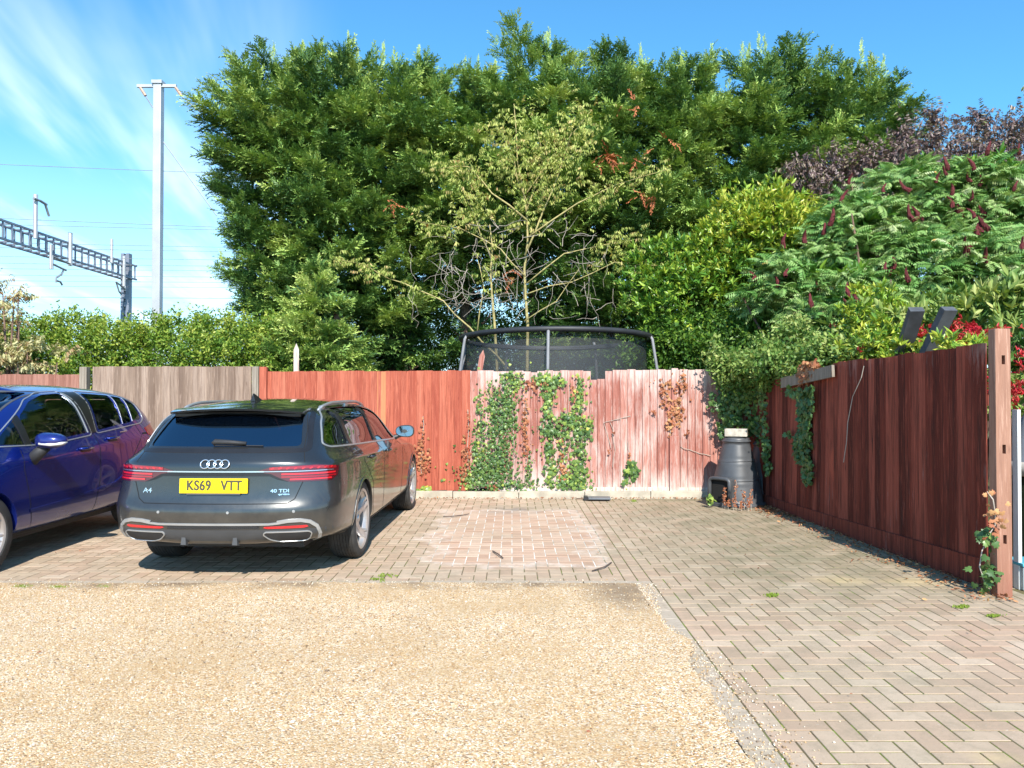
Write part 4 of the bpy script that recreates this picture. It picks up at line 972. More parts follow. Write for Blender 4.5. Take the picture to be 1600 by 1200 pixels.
# sumac
def sumac():
    rs = np.random.RandomState(61)
    lobes = [E(1265, 455, 11.6, .95, .7, .75), E(1345, 380, 12.0, .95, .8, .75), E(1440, 320, 12.4, 1.0, .8, .75), E(1540, 330, 12.2, 1.1, .8, .85), E(1440, 430, 11.5, 1.2, .8, .8), E(1570, 440, 11.3, 1.0, .8, .85), E(1340, 490, 11.0, .95, .6, .6), E(1660, 380, 11.8, 1.0, .8, 1.0)]
    root = empty('sumac_tree', (px(1440, 11.8), 11.8, 0), 0, 'spreading sumac with feathery green leaves and upright dark red flower cones', 'tree')
    org = np.array(root.location); L = Leaves(); cones = []
    for li, (c, r) in enumerate(lobes):
        nt = int(125 * r[0] * r[2] / .8); d = norm(rs.normal(size=(nt * 3, 3))); d = d[(d[:, 1] < .35)][:nt]
        for k in range(len(d)):
            rad = rs.uniform(.72, 1.0); tip = np.array(c) + d[k] * rad * np.array(r) - org; up0 = norm(d[k] * .5 + [0, -.1, .9])
            nl = rs.randint(7, 11); ph = rs.uniform(0, 6.28); t0 = np.clip(rs.normal(.45, .17), 0, .93)
            for j in range(nl):
                a = ph + j * 2.4; ax = norm(np.array([math.cos(a), math.sin(a), 0]) + up0 * rs.uniform(-.55, .85))
                L.add(SUMT[rs.randint(4)], (tip + ax * .03)[None], ax[None], np.array([[0, 0, 1.]]) + rs.normal(size=(1, 3)) * .45, rs.uniform(.20, .33), min(1, t0 + rs.normal() * .06) if rs.rand() > .012 else 1.0)
            if d[k][1] < -.15 and rs.rand() < .62: cones.append(tip + up0 * .13 + np.array([0, -.15, .02]))
    L.build('crown', L_SUM, root)
    # fill of smaller leaves, tinted dark to stand for inner shade
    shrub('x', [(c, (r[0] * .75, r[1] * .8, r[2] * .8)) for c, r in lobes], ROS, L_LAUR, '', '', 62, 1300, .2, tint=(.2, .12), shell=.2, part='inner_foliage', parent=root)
    M_CONE = simple('sumac_flower', (0.10, 0.010, 0.012), .85, var=.5, nscale=60, bump=1.0)
    b = MB(); n = 12; rings = 9
    vs = []
    for q in range(rings):
        t = q / (rings - 1); rr_ = .026 * (1 - t) ** .55 * (.75 + .25 * math.sin(min(1, t * 5) * 1.57)) + .003
        for j in range(n):
            a = 6.283 * j / n; r_ = rr_ * (1 + .28 * random.Random(q * 50 + j).uniform(-1, 1)); vs.append((r_ * math.cos(a) + .02 * math.sin(t * 4), r_ * math.sin(a), t * .165))
    b.add(vs, [(q * n + j, q * n + (j + 1) % n, (q + 1) * n + (j + 1) % n, (q + 1) * n + j) for q in range(rings - 1) for j in range(n)])
    me = b.mesh('flower_cone'); me.materials.append(M_CONE)
    rs.shuffle(cones)
    for c in cones[:95]:
        o = obj('flower_cone', me, None, root, tuple(c)); o.rotation_euler = (rs.normal() * .28, rs.normal() * .32, rs.uniform(0, 6)); s_ = rs.uniform(.85, 1.45); o.scale = (s_, s_, s_ * rs.uniform(.9, 1.2))
    b = MB()
    for (c, r) in lobes:
        for k in range(5):
            e = np.array(c) + rs.normal(size=3) * np.array(r) * .5 - org; s0 = np.array([(c[0] - org[0]) * .6 + rs.uniform(-.2, .2), (c[1] - org[1]) * .6, 0]); m_ = s0 * .45 + e * .55; b.tube([s0, m_, e], [.045, .03, .012], 6)
    b.build('stems', M_BARK, root, smooth=True)
sumac()
# corner vine
cv = [((px(x, D), D, z), r) for x, D, z, r in ((1122, 10.6, 1.84, (.12, .2, .22)), (1152, 10.5, 1.84, (.26, .3, .14)), (1190, 10.1, 1.80, (.28, .35, .20)), (1225, 9.7, 1.86, (.30, .35, .18)), (1195, 10.4, 2.12, (.14, .2, .12)), (1238, 10.2, 2.26, (.16, .25, .16)), (1258, 9.2, 1.74, (.22, .3, .13)), (1205, 9.9, 1.62, (.12, .1, .12)), (1240, 9.45, 1.62, (.12, .1, .10)),
      (1285, 9.1, 1.92, (.30, .35, .16)), (1285, 9.6, 2.05, (.2, .4, .10)), (1325, 8.8, 1.90, (.28, .4, .16)), (1160, 10.45, 1.72, (.30, .25, .22)), (1205, 9.95, 1.72, (.26, .22, .16)))]
vine = shrub('climbing_vine', cv, CLU, L_VINE, 'pale green climbing vine heaped over the fence corner above the compost bin', 'vine', 71, 2600, .135, tint=(.60, .26), shell=.25, tintz=.3, jitter=.9, clump=.14)
ov = Vector(vine.location)
def wallpatch(L, mkpt, n, tint, size=.06, tpl=None, nrm=(0, -1, .25), dead=False, jit=.014, rs=rs):
    """leaves lying on a fence; mkpt() returns a world point"""
    for k in range(n):
        p = mkpt(); a = Vector((rs.normal() * .6, rs.normal() * .25, -1 + rs.normal() * .45)); t = np.clip(tint[0] + rs.normal() * tint[1], 0, 1)
        u = Vector(nrm) + Vector(rs.normal(size=3)) * .35
        L.add((tpl or IVY)[rs.randint(len(tpl or IVY))], np.array(p)[None], np.array(a)[None], np.array(u)[None], size * rs.uniform(.5, 1.45), t)
def fpt(x, y, rx, ry, lift=.0):
    def f():
        u, v = np.clip(rs.normal() * .62, -1.5, 1.5), np.clip(rs.normal() * .58, -1.25, 1.25)
        if rs.rand() < .12: u, v = rs.normal() * 1.3, rs.normal() * .9
        D = FENCE_Y - .03 - abs(rs.normal()) * .03 - lift; return P(x + u * rx, y + v * ry, D)
    return f
# ivy on the faded bay
def ivy(name, label, cat, patches, mat, stems, tint=(.5, .2), size=.06, smat=None, loc=None, nrm=(0, -1, .25), tpl=None):
    L = Leaves()
    for (x, y, rx, ry, n, dt) in patches: wallpatch(L, fpt(x, y, rx, ry), int(n * 1.05), (tint[0] + dt, tint[1]), size, nrm=nrm, tpl=tpl)
    root = empty(name, (px(patches[0][0], FENCE_Y), FENCE_Y, 0), 0, label, cat)
    me = L.mesh('leaves'); me.materials.append(mat); me.transform(Matrix.Translation(-Vector(root.location))); obj('leaves', me, None, root)
    if stems:
        b = MB()
        for s_ in stems:
            q = []
            for i in range(len(s_) - 1):
                for t in (0, .33, .66): q.append(P(s_[i][0] + (s_[i + 1][0] - s_[i][0]) * t + rs.normal() * 1.2, s_[i][1] + (s_[i + 1][1] - s_[i][1]) * t, FENCE_Y - .032 - .01 * rs.rand()) - Vector(root.location))
            q.append(P(*s_[-1], FENCE_Y - .035) - Vector(root.location)); b.tube(q, .0045, 5)
        b.build('stems', smat or M_TWIG, root)
    return root
ivy('ivy', 'thick green ivy climbing the left end of the faded fence bay', 'ivy',
    [(778, 715, 22, 44, 620, -.05), (760, 738, 24, 24, 300, -.05), (783, 655, 15, 40, 330, -.02), (792, 625, 10, 32, 180, .05), (768, 630, 7, 30, 90, .25), (752, 660, 7, 40, 100, .2), (745, 700, 7, 30, 80, .15), (803, 655, 5, 30, 60, .05), (797, 588, 12, 12, 70, .25), (805, 600, 6, 14, 50, .3),
     (745, 745, 22, 16, 130, .1), (750, 715, 8, 14, 40, .35), (730, 757, 8, 9, 40, .42), (805, 757, 30, 9, 110, .05), (826, 735, 4, 28, 40, .1)], L_IVY, [[(780, 765), (775, 700), (790, 600)], [(750, 765), (752, 690), (750, 630)], [(800, 765), (803, 700), (800, 590)]], tint=(.40, .16), size=.032)
ivy('ivy', 'patchy ivy forming a crossed shape in the middle of the faded fence bay', 'ivy',
    [(858, 605, 11, 16, 110, .1), (850, 592, 14, 8, 70, .15), (872, 592, 8, 8, 30, .2), (856, 640, 7, 20, 80, .1), (862, 672, 14, 12, 130, -.05), (858, 700, 8, 22, 90, .0), (862, 735, 9, 20, 70, .1), (885, 655, 12, 10, 70, .05), (882, 690, 7, 28, 60, .05), (905, 625, 8, 28, 130, .2),
     (900, 660, 10, 16, 110, .15), (905, 700, 9, 26, 140, .0), (914, 672, 8, 10, 60, .0), (903, 740, 11, 18, 150, .18), (882, 750, 8, 14, 70, .1), (895, 757, 24, 7, 80, .1), (922, 660, 4, 8, 20, .1), (905, 600, 4, 14, 20, .1)], L_IVY, [[(903, 765), (905, 700), (902, 600)], [(860, 765), (860, 690), (857, 600)], [(885, 765), (883, 700), (890, 600)]], tint=(.46, .17), size=.041)
ivy('ivy', 'small tuft of ivy low on the faded fence bay', 'ivy', [(987, 733, 8, 12, 60, 0), (978, 745, 5, 8, 14, .1)], L_IVY, [[(983, 762), (984, 720), (981, 690)]], tint=(.48, .15))
ivy('dead_creeper', 'brown dead creeper hanging on the right part of the faded fence bay', 'creeper',
    [(1050, 600, 14, 8, 30, 0), (1058, 640, 7, 22, 90, .1), (1048, 655, 7, 22, 80, .1), (1068, 600, 4, 18, 26, 0), (1035, 620, 3, 22, 20, -.1), (1020, 643, 5, 4, 6, -.2), (1075, 675, 6, 3, 5, -.2), (1045, 610, 5, 20, 20, 0), (983, 710, 2, 18, 12, -.1), (958, 676, 3, 3, 3, -.4), (953, 703, 3, 3, 3, -.5)], L_DEAD,
    [[(1048, 690), (1050, 640), (1060, 600), (1072, 590)], [(1056, 690), (1060, 650), (1040, 610), (1036, 590)], [(1060, 698), (1085, 706), (1110, 712)], [(955, 700), (945, 660), (985, 650)], [(958, 730), (960, 690), (953, 660)]], tint=(.5, .25), size=.034)
ivy('dead_creeper', 'rusty dead creeper on the faded fence bay between two ivy clumps', 'creeper',
    [(820, 665, 4, 34, 60, .0), (822, 640, 3, 30, 24, .1), (822, 700, 7, 22, 40, -.1), (728, 710, 6, 24, 60, -.15), (732, 660, 2, 24, 14, -.1), (725, 740, 6, 12, 40, -.1), (832, 600, 18, 8, 46, -.2), (878, 720, 5, 28, 60, .05), (885, 740, 6, 10, 30, 0), (770, 762, 8, 5, 18, -.5), (897, 610, 5, 18, 14, .1)], L_DEAD, [[(820, 765), (822, 700), (821, 620)], [(730, 765), (732, 700), (731, 640)]], tint=(.45, .25), size=.032)
ivy('dead_creeper', 'rusty dead creeper on the bright red fence beside the dark estate car', 'creeper',
    [(659, 725, 9, 12, 70, 0), (660, 690, 3, 30, 30, 0), (669, 705, 2, 20, 10, 0), (655, 700, 5, 10, 20, 0)], L_DEAD, [[(660, 740), (659, 690), (661, 650)]], tint=(.45, .22), size=.032)
ivy('creeper_seedling', 'small bright yellow-green seedling at the foot of the bright red fence', 'plant', [(666, 762, 5, 4, 16, .3), (661, 765, 6, 3, 10, .3)], L_IVY, None, tint=(.62, .1), size=.06)

# ivy and creeper on the side fence
def spt(y0, z0, ry, rz_, lift=.03):
    def f():
        while True:
            u, v = rs.uniform(-1, 1), rs.uniform(-1, 1)
            if u * u + v * v < 1: break
        y = y0 + u * ry; return Vector((FX(y) - .025 - lift * rs.rand() - .02, y, z0 + v * rz_))
    return f
def sy(x):          # depth on the side fence seen at column x
    k = (x - 800) / FPX; return 3.81 / (k + .05)
def side(name, label, cat, patches, mat, tint, size=.06):
    root = empty(name, (FX(sy(patches[0][0])), sy(patches[0][0]), 0), 0, label, cat); L = Leaves()
    for (x, y, rx, ry, n, dt) in patches:
        D = sy(x); D2 = sy(x - rx); wallpatch(L, spt(D, pz(y, D), abs(D2 - D), ry * D / FPX), n, (tint[0] + dt, tint[1]), size, nrm=(-1, -.2, .2))
    me = L.mesh('leaves'); me.materials.append(mat); me.transform(Matrix.Translation(-Vector(root.location))); obj('leaves', me, None, root); return root
side('ivy', 'dark ivy curtain with a few yellow leaves hanging below the grey plank', 'ivy', [(1263, 640, 9, 34, 240, 0), (1262, 690, 9, 34, 230, -.05), (1268, 735, 8, 24, 110, -.05), (1254, 700, 9, 22, 100, -.1), (1272, 620, 6, 20, 80, 0), (1255, 630, 4, 20, 14, .5), (1262, 655, 3, 10, 5, .6), (1240, 677, 5, 4, 14, 0), (1250, 612, 14, 8, 60, .1)], L_IVY, (.30, .14), .05)
side('ivy', 'thin dark strand of ivy on the side fence behind the compost bin', 'ivy', [(1198, 640, 5, 50, 90, 0), (1203, 700, 5, 38, 110, 0), (1193, 610, 8, 14, 50, .1), (1207, 730, 4, 14, 30, .05)], L_IVY, (.34, .15), .046)
side('dead_creeper', 'rusty tuft of dead leaves over the end of the grey plank', 'creeper', [(1268, 578, 12, 14, 160, .1), (1262, 590, 8, 12, 60, 0), (1280, 570, 6, 8, 40, .1)], L_DEAD, (.5, .22), .055)
shrub('ivy', [((px(1140, 10.6), 10.60, 1.35), (.22, .10, .45)), ((px(1128, 10.62), 10.62, 1.1), (.10, .08, .25)), ((px(1165, 10.5), 10.45, 1.2), (.2, .14, .35)), ((px(1178, 10.3), 10.35, .95), (.12, .14, .3))], IVY, L_IVY, 'shaded ivy filling the fence corner above the compost bin', 'ivy', 72, 900, .06, tint=(.36, .2), shell=.3, up=np.array([[-.3, -1., .2]]))
# vines and creeper along the top of the side fence
shrub('yellow_vine', [((px(1350, 8.6), 8.6, 2.0), (.38, .4, .28)), ((px(1392, 8.3), 8.3, 1.98), (.32, .35, .25)), ((px(1365, 9.0), 9.0, 2.35), (.4, .3, .3)), ((px(1330, 8.8), 8.8, 1.85), (.3, .3, .15)), ((px(1425, 7.6), 7.6, 1.84), (.3, .3, .10)), ((px(1500, 6.7), 6.75, 1.86), (.25, .4, .08))], ROS, L_LAUR, 'yellow-green vine leaves spilling along the top of the side fence', 'vine', 73, 1100, .095, tint=(.74, .2), shell=.2, updir=.3, jitter=.8)
shrub('red_creeper', [((px(1500, 7.3), 7.3, 1.98), (.40, .3, .13)), ((px(1442, 7.9), 7.9, 1.98), (.18, .2, .12)), ((px(1540, 7.0), 7.0, 2.02), (.25, .3, .16)), ((px(1610, 6.3), 6.3, 1.45), (.14, .3, .35)), ((px(1552, 5.9), 5.9, 1.5), (.03, .1, .2)), ((px(1330, 9.6), 9.6, 2.3), (.4, .2, .08)), ((px(1345, 8.2), 8.2, 1.9), (.04, .1, .06))], ROS, L_RED, 'scarlet creeper leaves showing above the side fence near the slotted post', 'creeper', 74, 380, .05, tint=(.5, .3), shell=.2, jitter=.8)
shrub('garden_shrub', [((px(1470, 8.6), 8.6, 2.0), (.7, .5, .55)), ((px(1570, 8.0), 8.0, 2.1), (.7, .5, .5)), ((px(1400, 9.4), 9.4, 1.9), (.7, .5, .6)), ((px(1620, 7.2), 7.4, 1.6), (.5, .5, .5))], ROS, L_VINE, 'pale mixed shrub growing behind the slanting posts', 'shrub', 75, 1100, .15, tint=(.55, .25), shell=.3)
# straggling stems
def strand(name, pts, label, r=.004, mat=None, leaves=None, lm=None, size=.05, cat='vine'):
    q = [Vector((FX(D) - .05, D, pz(y, D))) if D2 is None else P(x, y, D2) for (x, y, D2) in pts for D in [sy(x)]]
    o0 = q[0].copy(); root = empty(name, tuple(o0), 0, label, cat); b = MB(); b.tube([p - o0 for p in q], r, 5); b.build('stem', mat or M_TWIG, root)
    if leaves:
        L = Leaves()
        for (x, y, n, D2, t) in leaves:
            D = D2 or sy(x); c = P(x, y, D) - o0
            for k in range(n): L.add(IVY[rs.randint(4)], (np.array(c) + rs.normal(size=3) * .03)[None], rs.normal(size=(1, 3)) + [0, 0, -.7], np.array([[-.5, -1, .4]]) + rs.normal(size=(1, 3)) * .4, size * rs.uniform(.7, 1.3), np.clip(t + rs.normal() * .12, 0, 1))
        L.build('leaves', lm or L_IVY, root)
strand('bare_stem', [(1358, 572, None), (1354, 590, None), (1340, 620, None), (1332, 660, None), (1330, 690, None), (1325, 722, None)], 'long bare brown stem trailing down the dark side fence')
strand('ivy_strand', [(1543, 840, 5.55), (1532, 860, 5.55), (1528, 885, 5.55), (1536, 910, 5.55)], 'curling ivy strand at the foot of the slotted post', leaves=[(1545, 836, 16, 5.5, .4), (1532, 833, 7, 5.5, .35), (1546, 893, 18, 5.5, .45), (1540, 905, 12, 5.5, .45), (1535, 915, 6, 5.5, .4), (1550, 860, 5, 5.5, .3)], size=.05)
strand('orange_creeper', [(1541, 768, 5.5), (1550, 780, 5.45), (1553, 800, 5.45), (1553, 820, 5.45), (1545, 832, 5.45)], 'orange and yellow creeper leaves curling up the slotted post', leaves=[(1545, 772, 5, 5.42, .7), (1553, 795, 6, 5.42, .9), (1555, 812, 6, 5.42, .95), (1550, 828, 5, 5.42, .3)], lm=L_DEAD, size=.036)

# litter along the fences
def litter(name, pts, label, mat, n, size):
    L = Leaves(); r2 = np.random.RandomState(9)
    for k in range(n):
        x, y = pts(r2); a = r2.normal(size=3); a[2] *= .25; L.add(CLU1[r2.randint(2)], np.array([[x, y, .012 + .012 * r2.rand()]]), a[None], np.array([[0, 0, 1.]]) + r2.normal(size=(1, 3)) * .4, size * r2.uniform(.5, 1.3), r2.rand())
    o = L.build(name, mat, None); tag(o, kind='stuff'); o['label'] = label; o['category'] = 'leaf litter'
def t1(seed):
    v = []; f = []; leafquad(v, f, (0, -.5, 0), (0, .5, 0), .22, fold=.35); return np.array(v), f
CLU1 = [t1(0), t1(1)]
litter('leaf_litter', lambda r: (lambda y: (FX(y) - .05 - abs(r.normal()) * .16, y))(r.uniform(5.3, 10.4)), 'dry brown leaves lying along the foot of the side fence', L_DEAD, 900, .035)
litter('leaf_litter', lambda r: (r.uniform(-1.4, 3.0), 10.62 - abs(r.normal()) * .10), 'dry brown leaves lying along the foot of the back fence kerb', L_DEAD, 420, .03)
litter('leaf_litter', lambda r: (3.25 + r.normal() * .12, 9.5 + r.normal() * .25), 'heap of dry leaves beside the compost bin', L_DEAD, 220, .055)
litter('leaf_litter', lambda r: (r.uniform(-5, 3.2), r.uniform(3, 10.3)), 'scattered tiny dry leaves on the brick paving and gravel', L_DEAD, 110, .022)
# tufts of moss / weeds on the gravel edge and paving
L_MOSS = m_leaf('moss', [(0, (0.10, 0.16, 0.02)), (1, (0.26, 0.34, 0.04))], .8, .2)
def moss():
    L = Leaves(); r2 = np.random.RandomState(19)
    for (x, y, rx, ry, n) in ((38, 917, 12, 2, 260), (95, 918, 12, 2, 260), (165, 917, 12, 2, 120), (598, 903, 4, 7, 60), (610, 899, 10, 2, 40), (1205, 930, 8, 2, 200), (1500, 948, 10, 2, 120), (1550, 962, 9, 1.5, 120), (990, 783, 5, 2, 60), (570, 778, 4, 2, 40), (1110, 783, 5, 2, 60), (588, 905, 6, 1.5, 40)):
        for k in range(n):
            xx, yy = x + r2.normal() * rx * .6, y + r2.normal() * ry * .6; D = FPX * EYE / (yy - 617)
            L.add(CLU1[0], np.array([[px(xx, D), D, .008]]), (r2.normal(size=3) * [.6, .6, .2] + [0, 0, .8])[None], np.array([[0, -1, 1.]]) + r2.normal(size=(1, 3)) * .5, r2.uniform(.010, .022), r2.rand())
    o = L.build('moss_tufts', L_MOSS, None); tag(o, kind='stuff'); o['label'] = 'small bright green moss and weed tufts in the joints'; o['category'] = 'moss'
moss()
# ------------------------------------------------------------ compost bins and odds and ends
def m_plastic():
    m = MT('bin_plastic', .42, spec=.45); p = m.coord()
    m.base(m.ramp(m.noise(p, 6, 5), [(.3, (0.05, 0.052, 0.056)), (.7, (0.085, 0.088, 0.094))])); m.bump(m.noise(p, 120, 3), .15, .002); return m.mat
M_BIN = m_plastic()
def bin_(x, D, rz, label, sc=1.0, hatch=True):
    root = empty('compost_bin', (px(x, D), D, 0), rz, label, 'compost bin')
    H = .84 * sc; R0 = .345 * sc; R1 = .168 * sc
    prof = [(R0 + .025, 0), (R0 + .03, .03), (R0 + .005, .045), (R0 - .005, .05)]
    for k in range(1, 25):
        t = k / 24; z = .05 + (H - .08) * t; r = R0 + (R1 - R0) * (t ** 1.15)
        if k in (8, 16): r += .006
        if k in (9, 17): r -= .006
        prof.append((r, z))
    prof += [(R1 + .012, H - .025), (R1 + .018, H - .01), (R1 + .012, H), (R1 - .02, H + .012)]
    b = MB(); b.lathe(prof, 48); b.build('body', M_BIN, root, smooth=True)
    # helical ribs
    b = MB()
    for (z0, dz) in ((.30 * sc, .045), (.55 * sc, .04)):
        q = []
        for k in range(33):
            a = math.pi * (1.0 + k / 32 * 1.2); z = z0 + dz * k / 32; t = (z - .05) / (H - .08); r = R0 + (R1 - R0) * t ** 1.15 + .002; q.append((r * math.cos(a), r * math.sin(a), z))
        b.tube(q, .008, 6)
    b.build('rib', M_BIN, root, smooth=True)
    b = MB(); b.lathe([(R1 - .0, H + .002), (R1 + .0, H + .02), (R1 - .03, H + .035), (0.001, H + .045)], 40); b.build('lid', M_BIN, root, smooth=True)
    if hatch:
        # arched hatch surround on the front (-y), plus a near-black sheet as the shade inside the doorway
        w, h = .15, .36; pts = []
        n = 10
        for k in range(n + 1):
            a = math.pi * k / n; cx_ = math.copysign(abs(math.cos(a)) ** .45, math.cos(a)) * w; cz = h - .09 + .09 * abs(math.sin(a)) ** .45; pts.append((cx_, cz))
        path = [(w, .0)] + pts + [(-w, .0)]
        def yy(z, d): 
            t = max(0, (z - .05) / (H - .08)); return -(R0 + (R1 - R0) * t ** 1.15) + d
        b = MB(); b.tube([(x_, -(R0 + .03), z_) for x_, z_ in path], .026, 8); b.build('hatch_frame', M_BIN, root, smooth=True)
        b = MB(); outer = [(x_ * 1.08, z_ + (.012 if z_ > .1 else 0)) for x_, z_ in path]; N_ = len(outer)
        vs = [(x_, -(R0 + .03), z_) for x_, z_ in outer] + [(x_, -(R0 * .72), z_) for x_, z_ in outer]
        b.add(vs, [(k, k + 1, k + 1 + N_, k + N_) for k in range(N_ - 1)]); b.build('hatch_hood', M_BIN, root, smooth=True)
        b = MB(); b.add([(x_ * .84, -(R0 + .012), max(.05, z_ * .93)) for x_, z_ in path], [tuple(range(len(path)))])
        b.build('doorway_shade', simple('compost_shadow', (0.008, 0.007, 0.006), .95), root)
        b = MB(); b.box(-w * .95, -(R0 + .06), .0, w * .95, -(R0 + .0), .05, bev=.008); b.build('hatch_sill', M_BIN, root)
    return root
bin_(1150, 10.1, R(-50), 'black plastic compost bin with open arched hatch and a concrete block on top')
bin_(1197, 10.36, 0, 'second black compost bin, in shadow behind the open-hatched one', .93, False)
b = MB(); b.box(-.14, -.075, 0, .14, .075, .10, bev=.008)
o = b.build('concrete_block', simple('block', (0.46, 0.41, 0.34), .9, var=.3, nscale=20, bump=.7)); o.location = (px(1150, 10.05), 10.05, .888); o.rotation_euler = (0, 0, R(-22)); tag(o, 'pale concrete block lying on top of the compost bin', 'block')
# dry dock weeds in front of the bin
L = Leaves(); b = MB(); w0 = Vector((px(1145, 9.6), 9.6, 0)); r3 = np.random.RandomState(3)
for (x, y, h) in ((1128, 787, .26), (1132, 788, .15), (1145, 790, .36), (1163, 790, .24), (1173, 790, .26), (1150, 790, .14), (1168, 791, .15), (1158, 791, .12), (1137, 789, .12)):
    D = FPX * EYE / (y + 7 - 617); p0 = Vector((px(x, D), D, 0)) - w0; p1 = p0 + Vector((r3.normal() * .02, r3.normal() * .01, h)); b.tube([p0, p1], .003, 4)
    for k in range(34):
        t = r3.uniform(.3, 1); c = p0.lerp(p1, t); L.add(CLU1[0], np.array(c)[None] + r3.normal(size=(1, 3)) * .010, r3.normal(size=(1, 3)) + [0, 0, .6], np.array([[0, -1, .3]]), .030, r3.uniform(.1, .6))
root = empty('dried_dock_weeds', tuple(w0), 0, 'brown dried weed stalks standing in front of the compost bin', 'weed'); b.build('stalks', M_TWIG, root); L.build('seed_heads', L_DEAD, root)
L = Leaves()
for k in range(22): L.add(IVY[k % 4], np.array(P(1109, 779, 9.75))[None] + r3.normal(size=(1, 3)) * .025, r3.normal(size=(1, 3)), np.array([[0, -.5, 1.]]), .05, .7 + r3.rand() * .2)
tag(L.build('weed_seedling', L_IVY, None), 'bright green seedling beside the bin hatch', 'plant')
# black plastic gully cover
M_BLK = simple('black_plastic', (0.03, 0.03, 0.033), .35, var=.3)
g = empty('gully_cover', (px(936, 10.45), 10.45, 0), R(-4), 'small black plastic gully cover lying by the kerb', 'drain cover')
b = MB(); b.box(-.15, -.10, .02, .15, .10, .045, bev=.006); b.build('cover_plate', simple('grey_plate', (0.10, 0.11, 0.125), .4), g)
b = MB()
for k in range(7): b.box(-.21, -.07 + k * .022, .01, -.155, -.058 + k * .022, .055)
b.build('grille', M_BLK, g)
# fallen twigs
for (pts, lab) in (([(693, 808), (705, 809), (722, 806), (733, 805)], 'dark fallen twig lying on the clean brick patch'), ([(770, 862), (778, 868), (786, 873)], 'tiny twig lying near the front of the clean brick patch'), ([(900, 776), (915, 768), (930, 770), (938, 778)], 'arched brown stem lying beside the gully cover'), ([(925, 893), (945, 888), (955, 880)], 'short dark twig lying on the mossy bricks')):
    b = MB(); q = []
    for i, (x, y) in enumerate(pts): D = FPX * EYE / (y - 617); q.append(Vector((px(x, min(D, 10.55)), min(D, 10.55), .012 + .008 * (i % 2))))
    b.tube(q, .006, 5); tag(b.build('fallen_twig', simple('twig_dark', (0.10, 0.07, 0.055), .9)), lab, 'twig')
# things glimpsed beyond the slotted post
M_WPL = simple('white_plastic', (0.72, 0.72, 0.70), .4, var=.05)
b = MB(); b.box(-.012, -.03, 0, .012, .03, pz(640, 5.7)); o = b.build('white_trim_post', M_WPL, loc=(px(1587.5, 5.7), 5.7, 0)); tag(o, 'thin white plastic post just behind the slotted post', 'post')
t = empty('garden_tank', (px(1640, 6.6), 6.6, 0), 0, 'dark green water tank with a pale rim, cut off by the right edge', 'tank')
b = MB(); b.lathe([(.30, 0.02), (.30, .72), (.29, .74)], 40); b.build('tank_body', simple('dark_green_plastic', (0.02, 0.035, 0.02), .25), t, smooth=True)
b = MB(); b.lathe([(.31, .74), (.33, .75), (.33, .84), (.30, .86)], 40); b.build('rim', simple('pale_rim', (0.50, 0.47, 0.42), .5), t, smooth=True)
b = MB(); b.lathe([(.30, .86), (.25, 1.12), (.14, 1.38), (.001, 1.45)], 40); b.build('cover', simple('grey_tarpaulin', (0.32, 0.36, 0.40), .55, var=.15), t, smooth=True)
s_ = empty('storage_box', (px(1612, 5.7), 5.75, 0), 0, 'clear plastic storage box with teal lid at the bottom right edge', 'box')
b = MB(); b.box(-.12, -.12, 0, .12, .12, .17, bev=.01); b.build('box_body', simple('cloudy_plastic', (0.45, 0.50, 0.50), .3), s_)
b = MB(); b.box(-.13, -.13, .172, .13, .13, .20, bev=.01); b.build('lid', simple('teal_plastic', (0.10, 0.42, 0.50), .35), s_)
# ------------------------------------------------------------ cars
def m_paint(name, c, flake=.0, dust=.25, dustc=(0.30, 0.26, 0.21), metal=.35, rough=.22, dz=(.15, .9)):
    m = MT(name, rough, metal, .5); p = m.coord()
    m.b.inputs['Coat Weight'].default_value = 1.0; m.b.inputs['Coat Roughness'].default_value = .03
    d = m.noise(p, 3.2, 6, .7); xyz = m.xyz(p)
    low = m.rng(xyz[2], dz[1], dz[0], .02, 1)
    k = m.math('MULTIPLY', m.math('MULTIPLY', low, m.rng(d, .35, .7, .2, 1)), dust)
    m.base(m.mix(k, c, dustc)); m.set('Roughness', m.math('ADD', rough, m.math('MULTIPLY', k, .5)))
    m.set('Coat Roughness', m.math('ADD', .025, m.math('MULTIPLY', k, .5)))
    return m.mat
def m_glass(name, tint=(.25, .28, .28), op=.5):
    m = MT(name, .02, spec=.6); m.base((0.004, 0.005, 0.006))
    t = m.n("ShaderNodeBsdfTransparent"); m.put(t.inputs[0], tint)
    g = m.n("ShaderNodeBsdfGlossy"); g.inputs["Roughness"].default_value = .015; g.inputs[0].default_value = (.72, .84, 1.0, 1)
    fr_ = m.n("ShaderNodeFresnel"); fr_.inputs[0].default_value = 1.52
    k = m.math('ADD', m.math('MULTIPLY', fr_.outputs[0], 1.0), op)
    mx = m.n("ShaderNodeMixShader"); m.put(mx.inputs[0], k); m.lk(t.outputs[0], mx.inputs[1]); m.lk(g.outputs[0], mx.inputs[2]); m.lk(mx.outputs[0], m.out.inputs[0]); return m.mat
M_TYRE = simple('tyre_rubber', (0.042, 0.040, 0.038), .8, var=.35, nscale=14, bump=.4)
M_ALLOY = simple('alloy', (0.60, 0.56, 0.54), .35, .65, var=.12)
M_CHROME = simple('chrome', (0.75, 0.76, 0.77), .18, .9, var=.04)
M_BLKTRIM = simple('black_trim', (0.014, 0.014, 0.016), .32, var=.2)
M_BLKMAT = simple('black_matt_trim', (0.02, 0.02, 0.022), .65, var=.3)
M_SEAM = simple('panel_gap', (0.004, 0.004, 0.005), .9)
M_SEAT = simple('seat_cloth', (0.045, 0.045, 0.05), .8, var=.3)
M_DISC = simple('brake_disc', (0.22, 0.21, 0.20), .45, .7)
M_SIL = simple('silver_trim', (0.42, 0.43, 0.44), .32, .55, var=.1)
